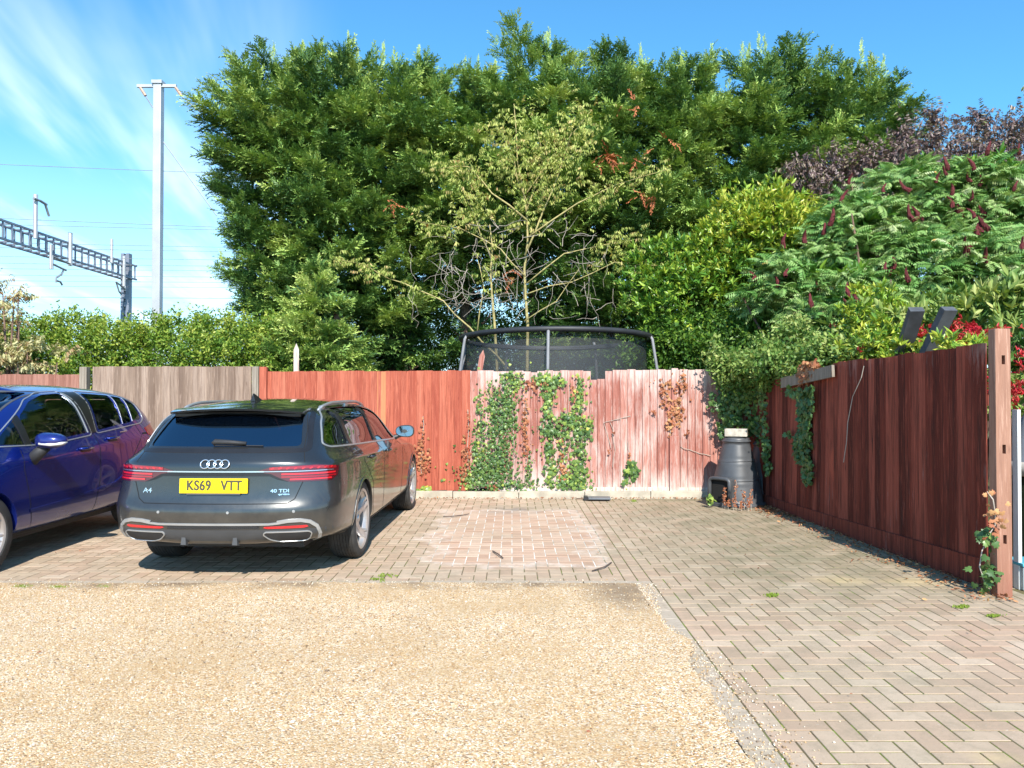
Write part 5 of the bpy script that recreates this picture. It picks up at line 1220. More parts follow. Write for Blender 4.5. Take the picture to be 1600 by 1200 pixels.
M_GTRIM = simple('grey_diffuser', (0.055, 0.057, 0.062), .6, .0, var=.15)
def m_lens(name, c, rough=.08):
    m = MT(name, rough, 0, .6); m.base(c); m.b.inputs['Coat Weight'].default_value = .8; m.b.inputs['Coat Roughness'].default_value = .03; return m.mat
M_RLENS = m_lens('red_lens', (0.26, 0.006, 0.010)); M_DLENS = m_lens('dark_red_lens', (0.075, 0.006, 0.010)); M_BRED = m_lens('bright_red_lens', (0.52, 0.012, 0.018)); M_PLENS = m_lens('pink_lens', (0.70, 0.10, 0.13))

def cage_mesh(rows, roofz, crease_rows=(), level=3, sx=1.0, inset=None):
    """rows: list (bottom to roof edge) of half outlines front-centre -> rear-centre. Mirrored, roof and floor closed."""
    NR = len(rows); NC = len(rows[0]); vs = []; fs = []; idx = {}
    def V(i, j, side):
        x, y, z = rows[i][j]
        if j in (0, NC - 1): side = 0
        k = (i, j, side)
        if k not in idx: idx[k] = len(vs); vs.append((x * (1 if side >= 0 else -1), y, z))
        return idx[k]
    for side in (1, -1):
        for i in range(NR - 1):
            for j in range(NC - 1):
                q = [V(i, j, side), V(i, j + 1, side), V(i + 1, j + 1, side), V(i + 1, j, side)]
                fs.append(q if side == 1 else q[::-1])
    def cap(i, zc, flip):
        mid = {}
        def M(j):
            if j in (0, NC - 1): return V(i, j, 0)
            if j not in mid: mid[j] = len(vs); x, y, z = rows[i][j]; yy = rows[i][j][1]; vs.append((0, yy, zc(j)))
            return mid[j]
        for side in (1, -1):
            for j in range(NC - 1):
                q = []
                for t in (V(i, j, side), V(i, j + 1, side), M(j + 1), M(j)):
                    if t not in q: q.append(t)
                if (side == 1) == flip: q = q[::-1]
                fs.append(q)
    cap(NR - 1, roofz, False); cap(0, lambda j: rows[0][j][2], True)
    me = bpy.data.meshes.new('cage'); me.from_pydata(vs, [], fs)
    bm = bmesh.new(); bm.from_mesh(me); bmesh.ops.recalc_face_normals(bm, faces=bm.faces)
    cl = bm.edges.layers.float.new('crease_edge'); inv = {v: k for k, v in idx.items()}; bm.verts.ensure_lookup_table()
    for e in bm.edges:
        a, b_ = inv.get(e.verts[0].index), inv.get(e.verts[1].index)
        if a and b_ and a[0] == b_[0]:
            for (ri, c_, j0, j1) in crease_rows:
                if a[0] == ri and j0 <= min(a[1], b_[1]) and max(a[1], b_[1]) <= j1: e[cl] = c_
    bm.to_mesh(me); bm.free()
    o = bpy.data.objects.new('t', me); col.objects.link(o); md = o.modifiers.new('s', 'SUBSURF'); md.levels = level; md.render_levels = level
    dg = bpy.context.evaluated_depsgraph_get(); dg.update(); r = bpy.data.meshes.new_from_object(o.evaluated_get(dg)); bpy.data.objects.remove(o)
    return r
def bvh_of(me):
    return BVHTree.FromPolygons([v.co.copy() for v in me.vertices], [tuple(p.vertices) for p in me.polygons])
class Proj:
    def __init__(s, bvh, c=(0.30, -0.30)): s.b = bvh; s.c = c
    def at(s, view, u, v):
        if view == 'R': o, d = Vector((4, u, v)), Vector((-1, 0, 0))
        elif view == 'L': o, d = Vector((-4, u, v)), Vector((1, 0, 0))
        elif view == 'rear': o, d = Vector((u, -4, v)), Vector((0, 1, 0))
        elif view == 'front': o, d = Vector((u, 6, v)), Vector((0, -1, 0))
        elif view == 'top': o, d = Vector((u, v, 4)), Vector((0, 0, -1))
        elif view in ('cylR', 'cylL'):       # u = degrees round the rear corner, 0 straight back, 90 sideways
            sg = 1 if view == 'cylR' else -1; a = R(u); n = Vector((sg * math.sin(a), -math.cos(a), 0)); c = Vector((sg * s.c[0], s.c[1], v)); o, d = c + n * 4, -n
        h = s.b.ray_cast(o, d)
        if h[0] is None:
            h = s.b.find_nearest(o + d * 3.2)
        return h[0], (h[1] if h[1].dot(d) < 0 else -h[1])
    def decal(s, view, poly, off=.003, thick=.012, step=.05, skirt=True, ustep=None):
        """surface patch following the body"""
        us = [p[0] for p in poly]; vs = [p[1] for p in poly]; ustep = ustep or step
        P2 = []; n = len(poly)
        for i in range(n):
            a, b_ = poly[i], poly[(i + 1) % n]; k = max(1, int(max(abs(a[0] - b_[0]) / ustep, abs(a[1] - b_[1]) / step)))
            for q in range(k): t = q / k; P2.append((a[0] + (b_[0] - a[0]) * t, a[1] + (b_[1] - a[1]) * t))
        nb = len(P2)
        def inside(x, y):
            c = False
            for i in range(nb):
                (x1, y1), (x2, y2) = P2[i], P2[(i + 1) % nb]
                if (y1 > y) != (y2 > y) and x < (x2 - x1) * (y - y1) / (y2 - y1) + x1: c = not c
            return c
        G = list(P2); x = min(us) + ustep * .5
        while x < max(us):
            y = min(vs) + step * .5
            while y < max(vs):
                if inside(x, y) and min(max(abs(x - a[0]) / ustep, abs(y - a[1]) / step) for a in P2) > .35: G.append((x, y))
                y += step
            x += ustep
        sc = step / ustep
        r = delaunay_2d_cdt([Vector((g[0] * sc, g[1])) for g in G], [], [list(range(nb))], 1, 1e-6)
        vo, fo = r[0], r[2]
        pts = []; nr = []
        for g in vo:
            h, nn = s.at(view, g.x / sc, g.y); pts.append(h + nn * off); nr.append(nn)
        fs = [tuple(f) for f in fo]; V = list(pts)
        if skirt:
            from collections import Counter
            ec = Counter(); dr = {}
            for f in fs:
                for i in range(len(f)):
                    e = (f[i], f[(i + 1) % len(f)]); ec[tuple(sorted(e))] += 1; dr[tuple(sorted(e))] = e
            m_ = {}
            for e, c in ec.items():
                if c == 1:
                    a, b_ = dr[e]
                    for q in (a, b_):
                        if q not in m_: m_[q] = len(V); V.append(pts[q] - nr[q] * thick)
                    fs.append((b_, a, m_[a], m_[b_]))
        me = bpy.data.meshes.new('decal'); me.from_pydata([tuple(p) for p in V], [], fs)
        bm = bmesh.new(); bm.from_mesh(me); bmesh.ops.recalc_face_normals(bm, faces=bm.faces)
        # outward check
        bm.faces.ensure_lookup_table()
        if sum(f.normal.dot(nr[f.verts[0].index]) for f in bm.faces if all(v.index < len(nr) for v in f.verts)) < 0: bmesh.ops.reverse_faces(bm, faces=bm.faces)
        bm.to_mesh(me); bm.free(); autosmooth(me, 40); return me
    def ribbon(s, view, line, w=.005, off=.0015, step=.03, closed=False, thick=.004, ustep=None):
        """thin strip following the body along a 2D line; w may differ in u for angle views"""
        pts = list(line) + ([line[0]] if closed else []); us = ustep or step; Q = []
        for i in range(len(pts) - 1):
            a, b_ = pts[i], pts[i + 1]; k = max(1, int(max(abs(a[0] - b_[0]) / us, abs(a[1] - b_[1]) / step)))
            for q in range(k): t = q / k; Q.append((a[0] + (b_[0] - a[0]) * t, a[1] + (b_[1] - a[1]) * t))
        if not closed: Q.append(pts[-1])
        H = [s.at(view, *q) for q in Q]; n = len(H); V = []; F = []
        for i in range(n):
            if closed: t = H[(i + 1) % n][0] - H[i - 1][0]
            else: t = H[min(i + 1, n - 1)][0] - H[max(i - 1, 0)][0]
            nn = H[i][1]; sd_ = t.cross(nn)
            if sd_.length < 1e-9: sd_ = Vector((0, 0, 1))
            sd_.normalize(); p = H[i][0]
            V += [tuple(p + nn * off * .2 - sd_ * w * .5 - nn * thick), tuple(p + nn * off - sd_ * w * .42), tuple(p + nn * off + sd_ * w * .42), tuple(p + nn * off * .2 + sd_ * w * .5 - nn * thick)]
        m_ = n if closed else n - 1
        for i in range(m_):
            j = (i + 1) % n
            for q in range(3): F.append((i * 4 + q, j * 4 + q, j * 4 + q + 1, i * 4 + q + 1))
        me = bpy.data.meshes.new('ribbon'); me.from_pydata(V, [], F)
        bm = bmesh.new(); bm.from_mesh(me); bmesh.ops.recalc_face_normals(bm, faces=bm.faces); bm.to_mesh(me); bm.free(); return me
def rounded(poly, r=.04, n=4):
    out = []; k = len(poly)
    for i in range(k):
        a, b_, c = Vector(poly[i - 1]), Vector(poly[i]), Vector(poly[(i + 1) % k]); d1 = (a - b_); d2 = (c - b_); rr = min(r, d1.length * .45, d2.length * .45)
        p0 = b_ + d1.normalized() * rr; p1 = b_ + d2.normalized() * rr
        for q in range(n + 1): t = q / n; out.append(tuple(p0 * (1 - t) ** 2 + b_ * 2 * t * (1 - t) + p1 * t * t))
    return out
def prism(view, poly, a, b_):
    """cutter through the body along a view axis between depths a and b_"""
    n = len(poly); vs = []
    for d in (a, b_):
        for (u, v) in poly: vs.append((d, u, v) if view == 'x' else (u, d, v))
    fs = [tuple(range(n)), tuple(range(2 * n - 1, n - 1, -1))] + [(i, n + i, n + (i + 1) % n, (i + 1) % n) for i in range(n)]
    return MB().add(vs, fs).mesh('cut')
def wheel(parent, x, y, rad, width, rim_r, side, nsp=5, style='twin', steer=0.0):
    """side +1: outer face towards +x"""
    e = bpy.data.objects.new('wheel', None); col.objects.link(e); e.parent = parent; e.location = (x, y, rad); e.empty_display_size = .1
    e.rotation_euler = (0, 0, steer); w = width; s_ = side
    prof = [(rim_r, -w * .46), (rim_r + .012, -w * .5), (rad - .035, -w * .5), (rad - .010, -w * .45), (rad - .001, -w * .37)]
    for k in range(-3, 4):
        c = k * w * .105; prof += [(rad, c - w * .045), (rad, c + w * .045), (rad - .008, c + w * .047), (rad - .008, c + w * .058)]
    prof += [(rad - .001, w * .37), (rad - .010, w * .45), (rad - .035, w * .5), (rim_r + .03, w * .505), (rim_r + .012, w * .5), (rim_r, w * .46)]
    b = MB(); b.lathe(prof, 72, 'x'); me = b.mesh('tyre'); me.materials.append(M_TYRE); autosmooth(me, 30); obj('tyre', me, None, e)
    b = MB(); o_ = w * .46 * s_
    b.lathe([(rim_r - .002, -o_), (rim_r + .004, -o_ * .9), (rim_r - .03, -o_ * .6), (rim_r - .035, o_ * .6), (rim_r - .012, o_ * .88), (rim_r + .006, o_ * 1.02), (rim_r - .004, o_ * 1.06), (rim_r - .020, o_ * .98)], 64, 'x')
    def spoke(a0, wa, wb, r0, r1, x0, x1, tw=0):
        pts = []; K = 6
        for k in range(K + 1):
            t = k / K; r = r0 + (r1 - r0) * t; hw = (wa + (wb - wa) * t) / 2; xx = (x0 + (x1 - x0) * t - .012 * math.sin(t * math.pi)) * s_; a = a0 + tw * t
            c, sn = math.cos(a), math.sin(a)
            for (q, dx) in ((-1, -.030), (-.72, 0), (0, .006), (.72, 0), (1, -.030)):
                pts.append((xx + dx * s_, r * c - q * hw * sn, r * sn + q * hw * c))
        fs = []
        for k in range(K):
            for q in range(4): fs.append((k * 5 + q, k * 5 + q + 1, (k + 1) * 5 + q + 1, (k + 1) * 5 + q))
        b.add(pts, fs)
    xo = w * .40
    for k in range(nsp):
        a = 2 * math.pi * k / nsp + math.pi / 2
        if style == 'twin':
            spoke(a, .085, .055, .05, rim_r - .012, xo - .035, xo + .012, .10); spoke(a + .02, .055, .040, rim_r * .45, rim_r - .012, xo - .03, xo + .010, .34)
        else:
            spoke(a - .06, .050, .030, .05, rim_r - .012, xo - .03, xo, -.03); spoke(a + .14, .030, .022, .06, rim_r - .012, xo - .03, xo - .004, .03)
    b.lathe([(.001, (xo - .012) * s_), (.03, (xo - .012) * s_), (.034, (xo - .02) * s_), (.072, (xo - .026) * s_), (.078, (xo - .06) * s_)], 32, 'x')
    me = b.mesh('rim'); me.materials.append(M_ALLOY); autosmooth(me, 35); obj('rim', me, None, e)
    b = MB(); b.lathe([(.02, .0), (.155, .0), (.155, .02 * s_), (.02, .02 * s_)], 40, 'x'); b.build('brake_disc', M_DISC, e)
    b = MB(); b.lathe([(.01, -.01 * s_), (rim_r - .03, -.01 * s_)], 40, 'x'); b.build('hub_shadow_plate', M_BLKMAT, e)
    return e
def text_mesh(txt, size, depth, name='lettering', sx=1.0, bold=0.0, spacing=1.0, shear=0.0):
    c = bpy.data.curves.new('t', 'FONT'); c.body = txt; c.size = size; c.extrude = depth; c.align_x = 'CENTER'; c.align_y = 'CENTER'; c.offset = bold; c.space_character = spacing; c.shear = shear
    o = bpy.data.objects.new('t', c); col.objects.link(o); dg = bpy.context.evaluated_depsgraph_get(); dg.update()
    me = bpy.data.meshes.new_from_object(o.evaluated_get(dg)); bpy.data.objects.remove(o); me.name = name
    me.transform(Matrix.Diagonal((sx, 1, 1, 1))); me.transform(Matrix.Rotation(R(90), 4, 'X')); return me     # reads when seen from -y

def seat(parent, x, y, z, w=.5, head=True, mat=None):
    b = MB(); b.box(x - w / 2, y - .25, z, x + w / 2, y + .27, z + .16, bev=.04); b.box(x - w / 2, y - .32, z + .1, x + w / 2, y - .18, z + .66, bev=.05)
    if head: b.box(x - .13, y - .33, z + .70, x + .13, y - .22, z + .88, bev=.04); b.tube([(x - .06, y - .27, z + .6), (x - .06, y - .27, z + .75)], .008, 6); b.tube([(x + .06, y - .27, z + .6), (x + .06, y - .27, z + .75)], .008, 6)
    return b.build('seat', mat or M_SEAT, parent, smooth=False)

def car_shell(rows, roofz, crease, windows, wheels, arch_r, paint, parent, zin=.35, extra=(), rearwin=None, frontwin=None):
    outer = cage_mesh(rows, roofz, crease); bv = bvh_of(outer)
    def shrink(r, dz, top):
        return [(max(0, x - .055) if x > .01 else 0, y - .055 * (1 if y > 1 else -1), z) for (x, y, z) in r]
    inner_rows = []
    for i, r in enumerate(rows):
        q = shrink(r, 0, 0)
        if i == 0: q = [(x, min(max(y, -.75), 2.35), zin) for x, y, z in q]
        else: q = [(x, min(max(y, -.78), 2.35), max(z, zin + .03 * i) - (.035 if i >= len(rows) - 1 else 0)) for x, y, z in q]
        inner_rows.append(q)
    inner = cage_mesh(inner_rows, lambda j: roofz(j) - .045, (), 2)
    cuts = [inner]
    for (wy, side) in wheels:
        b = MB(); x0, x1 = (.50, 1.3) if side > 0 else (-1.3, -.50); prof = [(.001, x0), (arch_r, x0), (arch_r, x1), (.001, x1)]
        b.lathe(prof, 56, 'x', c=(0, wy, arch_r - .03 + .0)); cuts.append(b.mesh('cut'))
    for w in windows: cuts.append(prism('x', w, -1.2, 1.2))
    if rearwin: cuts.append(prism('y', rearwin, -1.6, -.12))
    if frontwin: cuts.append(prism('y', frontwin, 1.3, 3.3))
    me = boolean(outer, cuts); me.materials.clear(); autosmooth(me, 32)
    o = obj('body', me, paint, parent); return o, bv
def estate():
    root = empty('estate_car', (-2.225, 6.86, 0), R(-1.6), 'dark grey estate car parked nose to the fence, yellow rear plate towards the camera', 'car')
    PAINT = m_paint('grey_metallic_paint', (0.030, 0.033, 0.036), dust=.38, metal=.5, rough=.25)
    GL = m_glass('privacy_glass', (.10, .11, .13), .20)
    rows = [
     [(0,3.60,.22),(.45,3.57,.22),(.78,3.35,.20),(.86,3.1,.20),(.86,2.2,.20),(.87,1.3,.20),(.87,.6,.20),(.87,0,.20),(.86,-.6,.27),(.79,-.88,.29),(.45,-.97,.29),(0,-.99,.29)],
     [(0,3.72,.36),(.45,3.68,.36),(.82,3.42,.36),(.905,3.1,.36),(.895,2.2,.33),(.90,1.3,.33),(.90,.6,.33),(.92,0,.36),(.915,-.6,.38),(.86,-.93,.38),(.47,-1.045,.38),(0,-1.07,.38)],
     [(0,3.74,.6),(.45,3.70,.6),(.83,3.46,.6),(.93,3.05,.6),(.905,2.2,.56),(.905,1.3,.56),(.91,.6,.56),(.928,0,.6),(.92,-.6,.6),(.865,-.93,.57),(.48,-1.06,.56),(0,-1.085,.56)],
     [(0,3.70,.70),(.44,3.66,.70),(.82,3.42,.70),(.925,3.05,.73),(.91,2.2,.70),(.91,1.3,.70),(.915,.6,.72),(.93,0,.74),(.915,-.6,.72),(.845,-.90,.66),(.46,-1.015,.64),(0,-1.035,.64)],
     [(0,3.64,.78),(.42,3.60,.79),(.78,3.36,.79),(.905,3.05,.82),(.908,2.2,.85),(.912,1.3,.865),(.915,.6,.88),(.915,0,.89),(.89,-.6,.90),(.80,-.88,.905),(.44,-1.0,.905),(0,-1.02,.905)],
     [(0,2.70,.99),(.45,2.62,.985),(.68,2.45,.965),(.77,2.25,.935),(.80,2.0,.93),(.805,1.3,.95),(.808,.6,.97),(.80,0,.99),(.765,-.52,1.01),(.67,-.83,1.01),(.40,-.93,1.01),(0,-.95,1.01)],
     [(0,2.10,1.2),(.4,2.05,1.2),(.62,1.92,1.19),(.69,1.8,1.18),(.735,1.55,1.19),(.755,1.1,1.2),(.757,.5,1.2),(.75,0,1.2),(.725,-.40,1.19),(.64,-.66,1.18),(.38,-.70,1.18),(0,-.72,1.18)],
     [(0,1.60,1.375),(.35,1.58,1.37),(.53,1.5,1.35),(.60,1.42,1.335),(.65,1.25,1.335),(.675,.95,1.35),(.68,.5,1.355),(.672,0,1.345),(.655,-.28,1.325),(.58,-.46,1.312),(.35,-.52,1.315),(0,-.54,1.32)]]
    rz_ = lambda j: [0,0,1.40,1.41,1.425,1.43,1.43,1.415,1.395,1.375,1.345,0][j]
    # side windows (y, z)
    w_front = rounded([(2.0, .945), (1.93, .985), (1.67, 1.195), (1.37, 1.275), (1.0, 1.312), (.87, 1.315), (.98, .972)], .03)
    w_rear = rounded([(.92, .975), (.80, 1.316), (.30, 1.322), (-.08, 1.312), (-.03, 1.00)], .03)
    w_q = rounded([(-.10, 1.005), (-.15, 1.305), (-.32, 1.27), (-.47, 1.19), (-.60, 1.06), (-.56, 1.028)], .04)
    rearw = rounded([(-.60, 1.03), (.60, 1.03), (.53, 1.28), (-.53, 1.28)], .04)
    frontw = rounded([(-.62, 1.02), (.62, 1.02), (.48, 1.34), (-.48, 1.34)], .05)
    wh = [(0, 1), (0, -1), (2.82, 1), (2.82, -1)]
    body, bv = car_shell(rows, rz_, ((4, .55, 3, 11), (2, .35, 8, 11), (5, .25, 8, 11)), [w_front, w_rear, w_q], wh, .358, PAINT, root, rearwin=rearw, frontwin=frontw)
    pj = Proj(bv)
    def dec(name, view, poly, mat, off=.003, thick=.012, step=.05, ustep=None, parent=root, label=None, skirt=True):
        me = pj.decal(view, poly, off, thick, step, ustep=ustep, skirt=skirt); me.name = name; o = obj(name, me, mat, parent); tag(o, label); return o
    def rib(name, view, line, mat, w=.005, off=.0015, step=.03, closed=False, ustep=None, parent=root):
        me = pj.ribbon(view, line, w, off, step, closed, ustep=ustep); me.name = name; return obj(name, me, mat, parent)
    for v in ('R', 'L'):
        for w in (w_front, w_rear, w_q): dec('side_window', v, w, GL, -.010, .002, skirt=False)
        trim = rounded([(2.06, .93), (1.95, 1.0), (1.68, 1.218), (1.37, 1.297), (1.0, 1.335), (.4, 1.345), (-.13, 1.33), (-.34, 1.29), (-.50, 1.205), (-.64, 1.035), (-.57, 1.008)], .05)
        rib('window_surround', v, trim, M_SIL, .016, .005, closed=True)
        dec('door_pillar_trim', v, [(.985, .965), (.875, 1.325), (.795, 1.327), (.915, .967)], M_BLKTRIM, .0035); dec('door_pillar_trim', v, [(-.025, .99), (-.075, 1.32), (-.155, 1.315), (-.105, .995)], M_BLKTRIM, .0035)
        # door shut lines
        rib('panel_seam', v, [(.93, .96), (.95, .80), (.95, .30)], M_SEAM, .006); rib('panel_seam', v, [(2.02, .90), (2.05, .70), (2.0, .30), (.5, .28), (.42, .40), (.38, .62), (.02, .85), (-.02, .975)], M_SEAM, .006)
        rib('panel_seam', v, rounded([(-.16, .72), (-.32, .72), (-.32, .86), (-.16, .86)], .03), M_SEAM, .004, closed=True)
        for y in (1.12, .34):
            b = MB(); h, n_ = pj.at(v, y, .865); s_ = 1 if v == 'R' else -1
            b.tube([h + Vector((.0, -.10, 0)), h + Vector((s_ * .028, -.085, 0)), h + Vector((s_ * .034, 0, .002)), h + Vector((s_ * .028, .085, 0)), h + Vector((0, .10, 0))], .0125, 8); b.build('door_handle', PAINT, root, smooth=True)
            dec('handle_recess', v, rounded([(y - .09, .838), (y + .09, .838), (y + .09, .878), (y - .09, .878)], .02), M_BLKTRIM, .0012, .004)
        # sill blade and arch lips
        rib('sill_trim', v, [(2.40, .235), (.42, .235)], M_GTRIM, .06, .016)
        for wy in (0, 2.82):
            arc = [(wy + .375 * math.cos(R(a)), .328 + .375 * math.sin(R(a))) for a in range(-14, 195, 8)]
            rib('arch_lip', v, arc, PAINT, .030, .006)
    dec('rear_window', 'rear', rearw, GL, -.008, .002, skirt=False)
    dec('windscreen', 'front', frontw, GL, -.010, .002, skirt=False)
    ft = rounded([(-.66, 1.0), (.66, 1.0), (.585, 1.30), (-.585, 1.30)], .05)
    rib('rear_window_border', 'rear', ft, M_BLKTRIM, .05, .002, closed=True)
    # wheels
    for (wy, sd_) in wh: wheel(root, sd_ * (.905 - .116), wy, .338, .236, .262, sd_, 5, 'twin')
    for (wy, sd_) in wh:       # wheel-well liners
        b = MB(); x0, x1 = sd_ * .50, sd_ * .86; vs = []
        for k in range(25):
            a = R(-12 + 204 * k / 24); r = .352
            for x in (x0, x1): vs.append((x, wy + r * math.cos(a), .328 + r * math.sin(a)))
        b.add(vs, [(2 * k, 2 * k + 1, 2 * k + 3, 2 * k + 2) for k in range(24)]); b.build('wheel_arch_liner', M_BLKMAT, root, smooth=True)
    b = MB(); b.box(-.62, -.80, .24, .62, 3.3, .29); b.build('underbody', M_BLKMAT, root)
    # spoiler
    prof = []
    b = MB(); vs = []; n = 16
    for k in range(n + 1):
        t = k / n; x = -.545 + 1.09 * t; e_ = 1 - abs(2 * t - 1) ** 3; yb = -.60 - .085 * e_; zc = 1.292 + .030 * (1 - (2 * t - 1) ** 2)
        vs += [(x, -.36, zc + .030), (x, -.50, zc + .022), (x, yb, zc - .002), (x, yb + .010, zc - .018), (x, -.53, zc - .025), (x, -.40, zc - .02)]
    m_ = 6; b.add(vs, [(k * m_ + q, k * m_ + (q + 1) % m_, (k + 1) * m_ + (q + 1) % m_, (k + 1) * m_ + q) for k in range(n) for q in range(m_)] + [tuple(range(m_)), tuple(n * m_ + q for q in range(m_))[::-1]])
    me = b.mesh('roof_spoiler'); me.materials.append(PAINT); autosmooth(me, 40); obj('roof_spoiler', me, None, root)
    b = MB(); b.box(-.52, -.57, 1.25, .52, -.50, 1.285, bev=.01); b.build('spoiler_underside', M_BLKTRIM, root)
    for s_ in (-1, 1):        # roof rails
        q = []
        for k in range(15):
            t = k / 14; y = -.30 + 1.75 * t; x = s_ * (.572 + .02 * math.sin(t * 3.14)); x *= 1.02; h, n_ = pj.at('top', x, y); q.append(h + Vector((0, 0, .034 * min(1, 5 * t, 5 * (1 - t)) ** .6)))
        b = MB(); b.tube(q, [.010] + [.014] * 13 + [.010], 8); b.build('roof_rail', M_SIL, root, smooth=True)
        b = MB()
        for k in (1, 7, 13): b.box(q[k].x - .01, q[k].y - .05, q[k].z - .05, q[k].x + .01, q[k].y + .05, q[k].z, bev=.004)
        b.build('rail_foot', M_SIL, root)
    b = MB(); h, _ = pj.at('top', 0, -.15); vs = [(-.022, -.235, h.z - .004), (.022, -.235, h.z - .004), (.03, -.06, h.z - .004), (-.03, -.06, h.z - .004), (0, -.228, h.z + .062), (0, -.19, h.z + .06), (0, -.05, h.z + .0)]
    b.add(vs, [(0, 1, 4), (1, 2, 5, 4), (2, 6, 5), (2, 3, 6), (3, 0, 4, 5), (3, 5, 6), (0, 3, 2, 1)]); b.build('roof_aerial', M_BLKTRIM, root, smooth=False)
    # tailgate outline
    gate = [(-.62, 1.02), (-.665, .88), (-.655, .78), (-.60, .64), (-.55, .607), (.55, .607), (.60, .64), (.655, .78), (.665, .88), (.62, 1.02)]
    rib('panel_seam', 'rear', gate, M_SEAM, .007)
    rib('panel_seam', 'rear', [(-.62, 1.02), (-.60, 1.16), (-.555, 1.27)], M_SEAM, .006); rib('panel_seam', 'rear', [(.62, 1.02), (.60, 1.16), (.555, 1.27)], M_SEAM, .006)
    # tail lights round the corners (angle, z)
    for v, sg in (('cylR', 1), ('cylL', -1)):
        C = pj.c
        def ang(x): return math.degrees(math.atan2(x - C[0], abs(-.99 - C[1])))
        a0, a1, a2 = ang(.30), ang(.42), ang(.50)
        poly = [(a0, .846), (a1, .828), (a2, .79), (a2 + 5, .766), (47, .766), (53, .80), (56, .868), (38, .894), (a1, .880), (a0 + 5, .862)]
        o = dec('tail_light', v, poly, M_DLENS, .004, .012, .02, ustep=4, label='right tail light, dark and bright red bands' if sg > 0 else 'left tail light, partly seen on the far corner')
        rib('upper_red_band', v, [(a1 - 1, .866), (a1 + 6, .872), (36, .876), (52, .864)], M_RLENS, .024, .0065, ustep=3, parent=o)
        for k in range(9):
            u = a1 + k * 4.6
            if u < 52: rib('light_segment', v, [(u, .864), (u + 1.8, .873)], M_BRED, .012, .0085, ustep=1.2, parent=o)
        rib('chrome_line', v, [(a0 + 1, .846), (44, .846), (49, .844)], M_CHROME, .006, .0085, ustep=3, parent=o)
        for z_, c_ in ((.825, M_BRED), (.804, M_RLENS), (.785, M_BRED)): rib('lower_red_band', v, [(a2 + (0 if z_ > .80 else 5), z_), (51 if z_ > .8 else 47, z_)], c_, .014, .0068, ustep=3, parent=o)
    dec('number_plate_recess', 'rear', [(-.57, .838), (.57, .838), (.575, .79), (.54, .768), (.47, .785), (.41, .812), (-.41, .812), (-.47, .785), (-.54, .768), (-.575, .79)], M_BLKTRIM, .0025, .006, .03)
    rib('chrome_strip', 'rear', [(-.37, .846), (.37, .846)], M_CHROME, .011, .008)
    pl = empty('number_plate', (0, 0, 0)); pl.parent = root
    hp, nn = pj.at('rear', 0, .742); tilt = math.atan2(nn.z, -nn.y); pl.location = (0.00, hp.y - .010, .742); pl.rotation_euler = (-tilt * .6, 0, 0)
    M_Y = simple('yellow_plate', (0.86, 0.62, 0.0), .4, var=.03); b = MB(); b.box(-.26, -.008, -.0555, .26, .004, .0555, bev=.003); b.build('plate_panel', M_Y, pl)
    me = text_mesh('KS69', .105, .0008, sx=.80, bold=.0022, spacing=1.08); M_LET = simple('plate_letters', (0.06, 0.055, 0.03), .5)
    def heavy(me, d=.0017):
        bm = bmesh.new()
        for k in (-1, 0, 1):
            m2 = me.copy(); m2.transform(Matrix.Translation((k * d, abs(k) * .0002 + (.0001 if k > 0 else 0), 0))); bm.from_mesh(m2)
        m3 = bpy.data.meshes.new('lettering'); bm.to_mesh(m3); bm.free(); return m3
    obj('lettering', heavy(me), M_LET, pl, (-.112, -.0092, .0)); obj('lettering', heavy(text_mesh('VTT', .105, .0008, sx=.80, bold=.0022, spacing=1.08)), M_LET, pl, (.137, -.0092, .0))
    b = MB(); b.box(-.205, -.008, -.068, .205, .002, -.0565, bev=.002); b.build('plate_holder', M_GTRIM, pl)
    # ring badge and lettering
    e = empty('badge'); e.parent = root; hb, nb = pj.at('rear', 0, .905); e.location = (0, hb.y - .008, .905); e.rotation_euler = (math.atan2(-nb.z, -nb.y), 0, 0)
    b = MB()
    for k in range(4):
        cx_ = (-1.5 + k) * .0505; vs = [(cx_ + .034 * math.cos(t), .0, .034 * math.sin(t)) for t in np.linspace(0, 2 * math.pi, 37)]; b.tube(vs, .0048, 8, cap=False)
    b.build('rings', M_CHROME, e, smooth=True)
    def badge(txt, x, z, size, sx=1.3, bold=.0006, sh=0):
        h_, n_ = pj.at('rear', x, z); o = obj('lettering', text_mesh(txt, size, .0012, sx=sx, bold=bold, shear=sh), M_CHROME, root, tuple(h_ + n_ * .0045)); o.rotation_euler = (math.atan2(-n_.z, -n_.y), 0, math.atan2(n_.x, -n_.y))
    badge('A4', -.53, .70, .052, 1.25); badge('40 TDI', .49, .70, .036, 1.35); badge('quattro', .52, .675, .018, 1.5, .0009)
    # wiper
    b = MB(); h0, n0 = pj.at('rear', .0, 1.035)
    W = lambda x, z, o_=.02: (lambda r: r[0] + r[1] * o_)(pj.at('rear', x, z))
    b.tube([W(-.055, 1.035, .02), W(-.04, 1.043, .032), W(.08, 1.040, .03), W(.2, 1.035, .028)], [.020, .022, .018, .014], 8); b.build('wiper', M_BLKMAT, root, smooth=True)
    b = MB(); b.tube([W(-.05, 1.030, .012), W(.33, 1.027, .012)], .006, 6); b.build('wiper_blade', M_BLKTRIM, root)
    # bumper trim: silver blade across and down the corners
    arc = [(-.50, .462), (-.42, .455), (.42, .455), (.50, .462)]
    rib('bumper_blade', 'rear', arc, M_SIL, .017, .009)
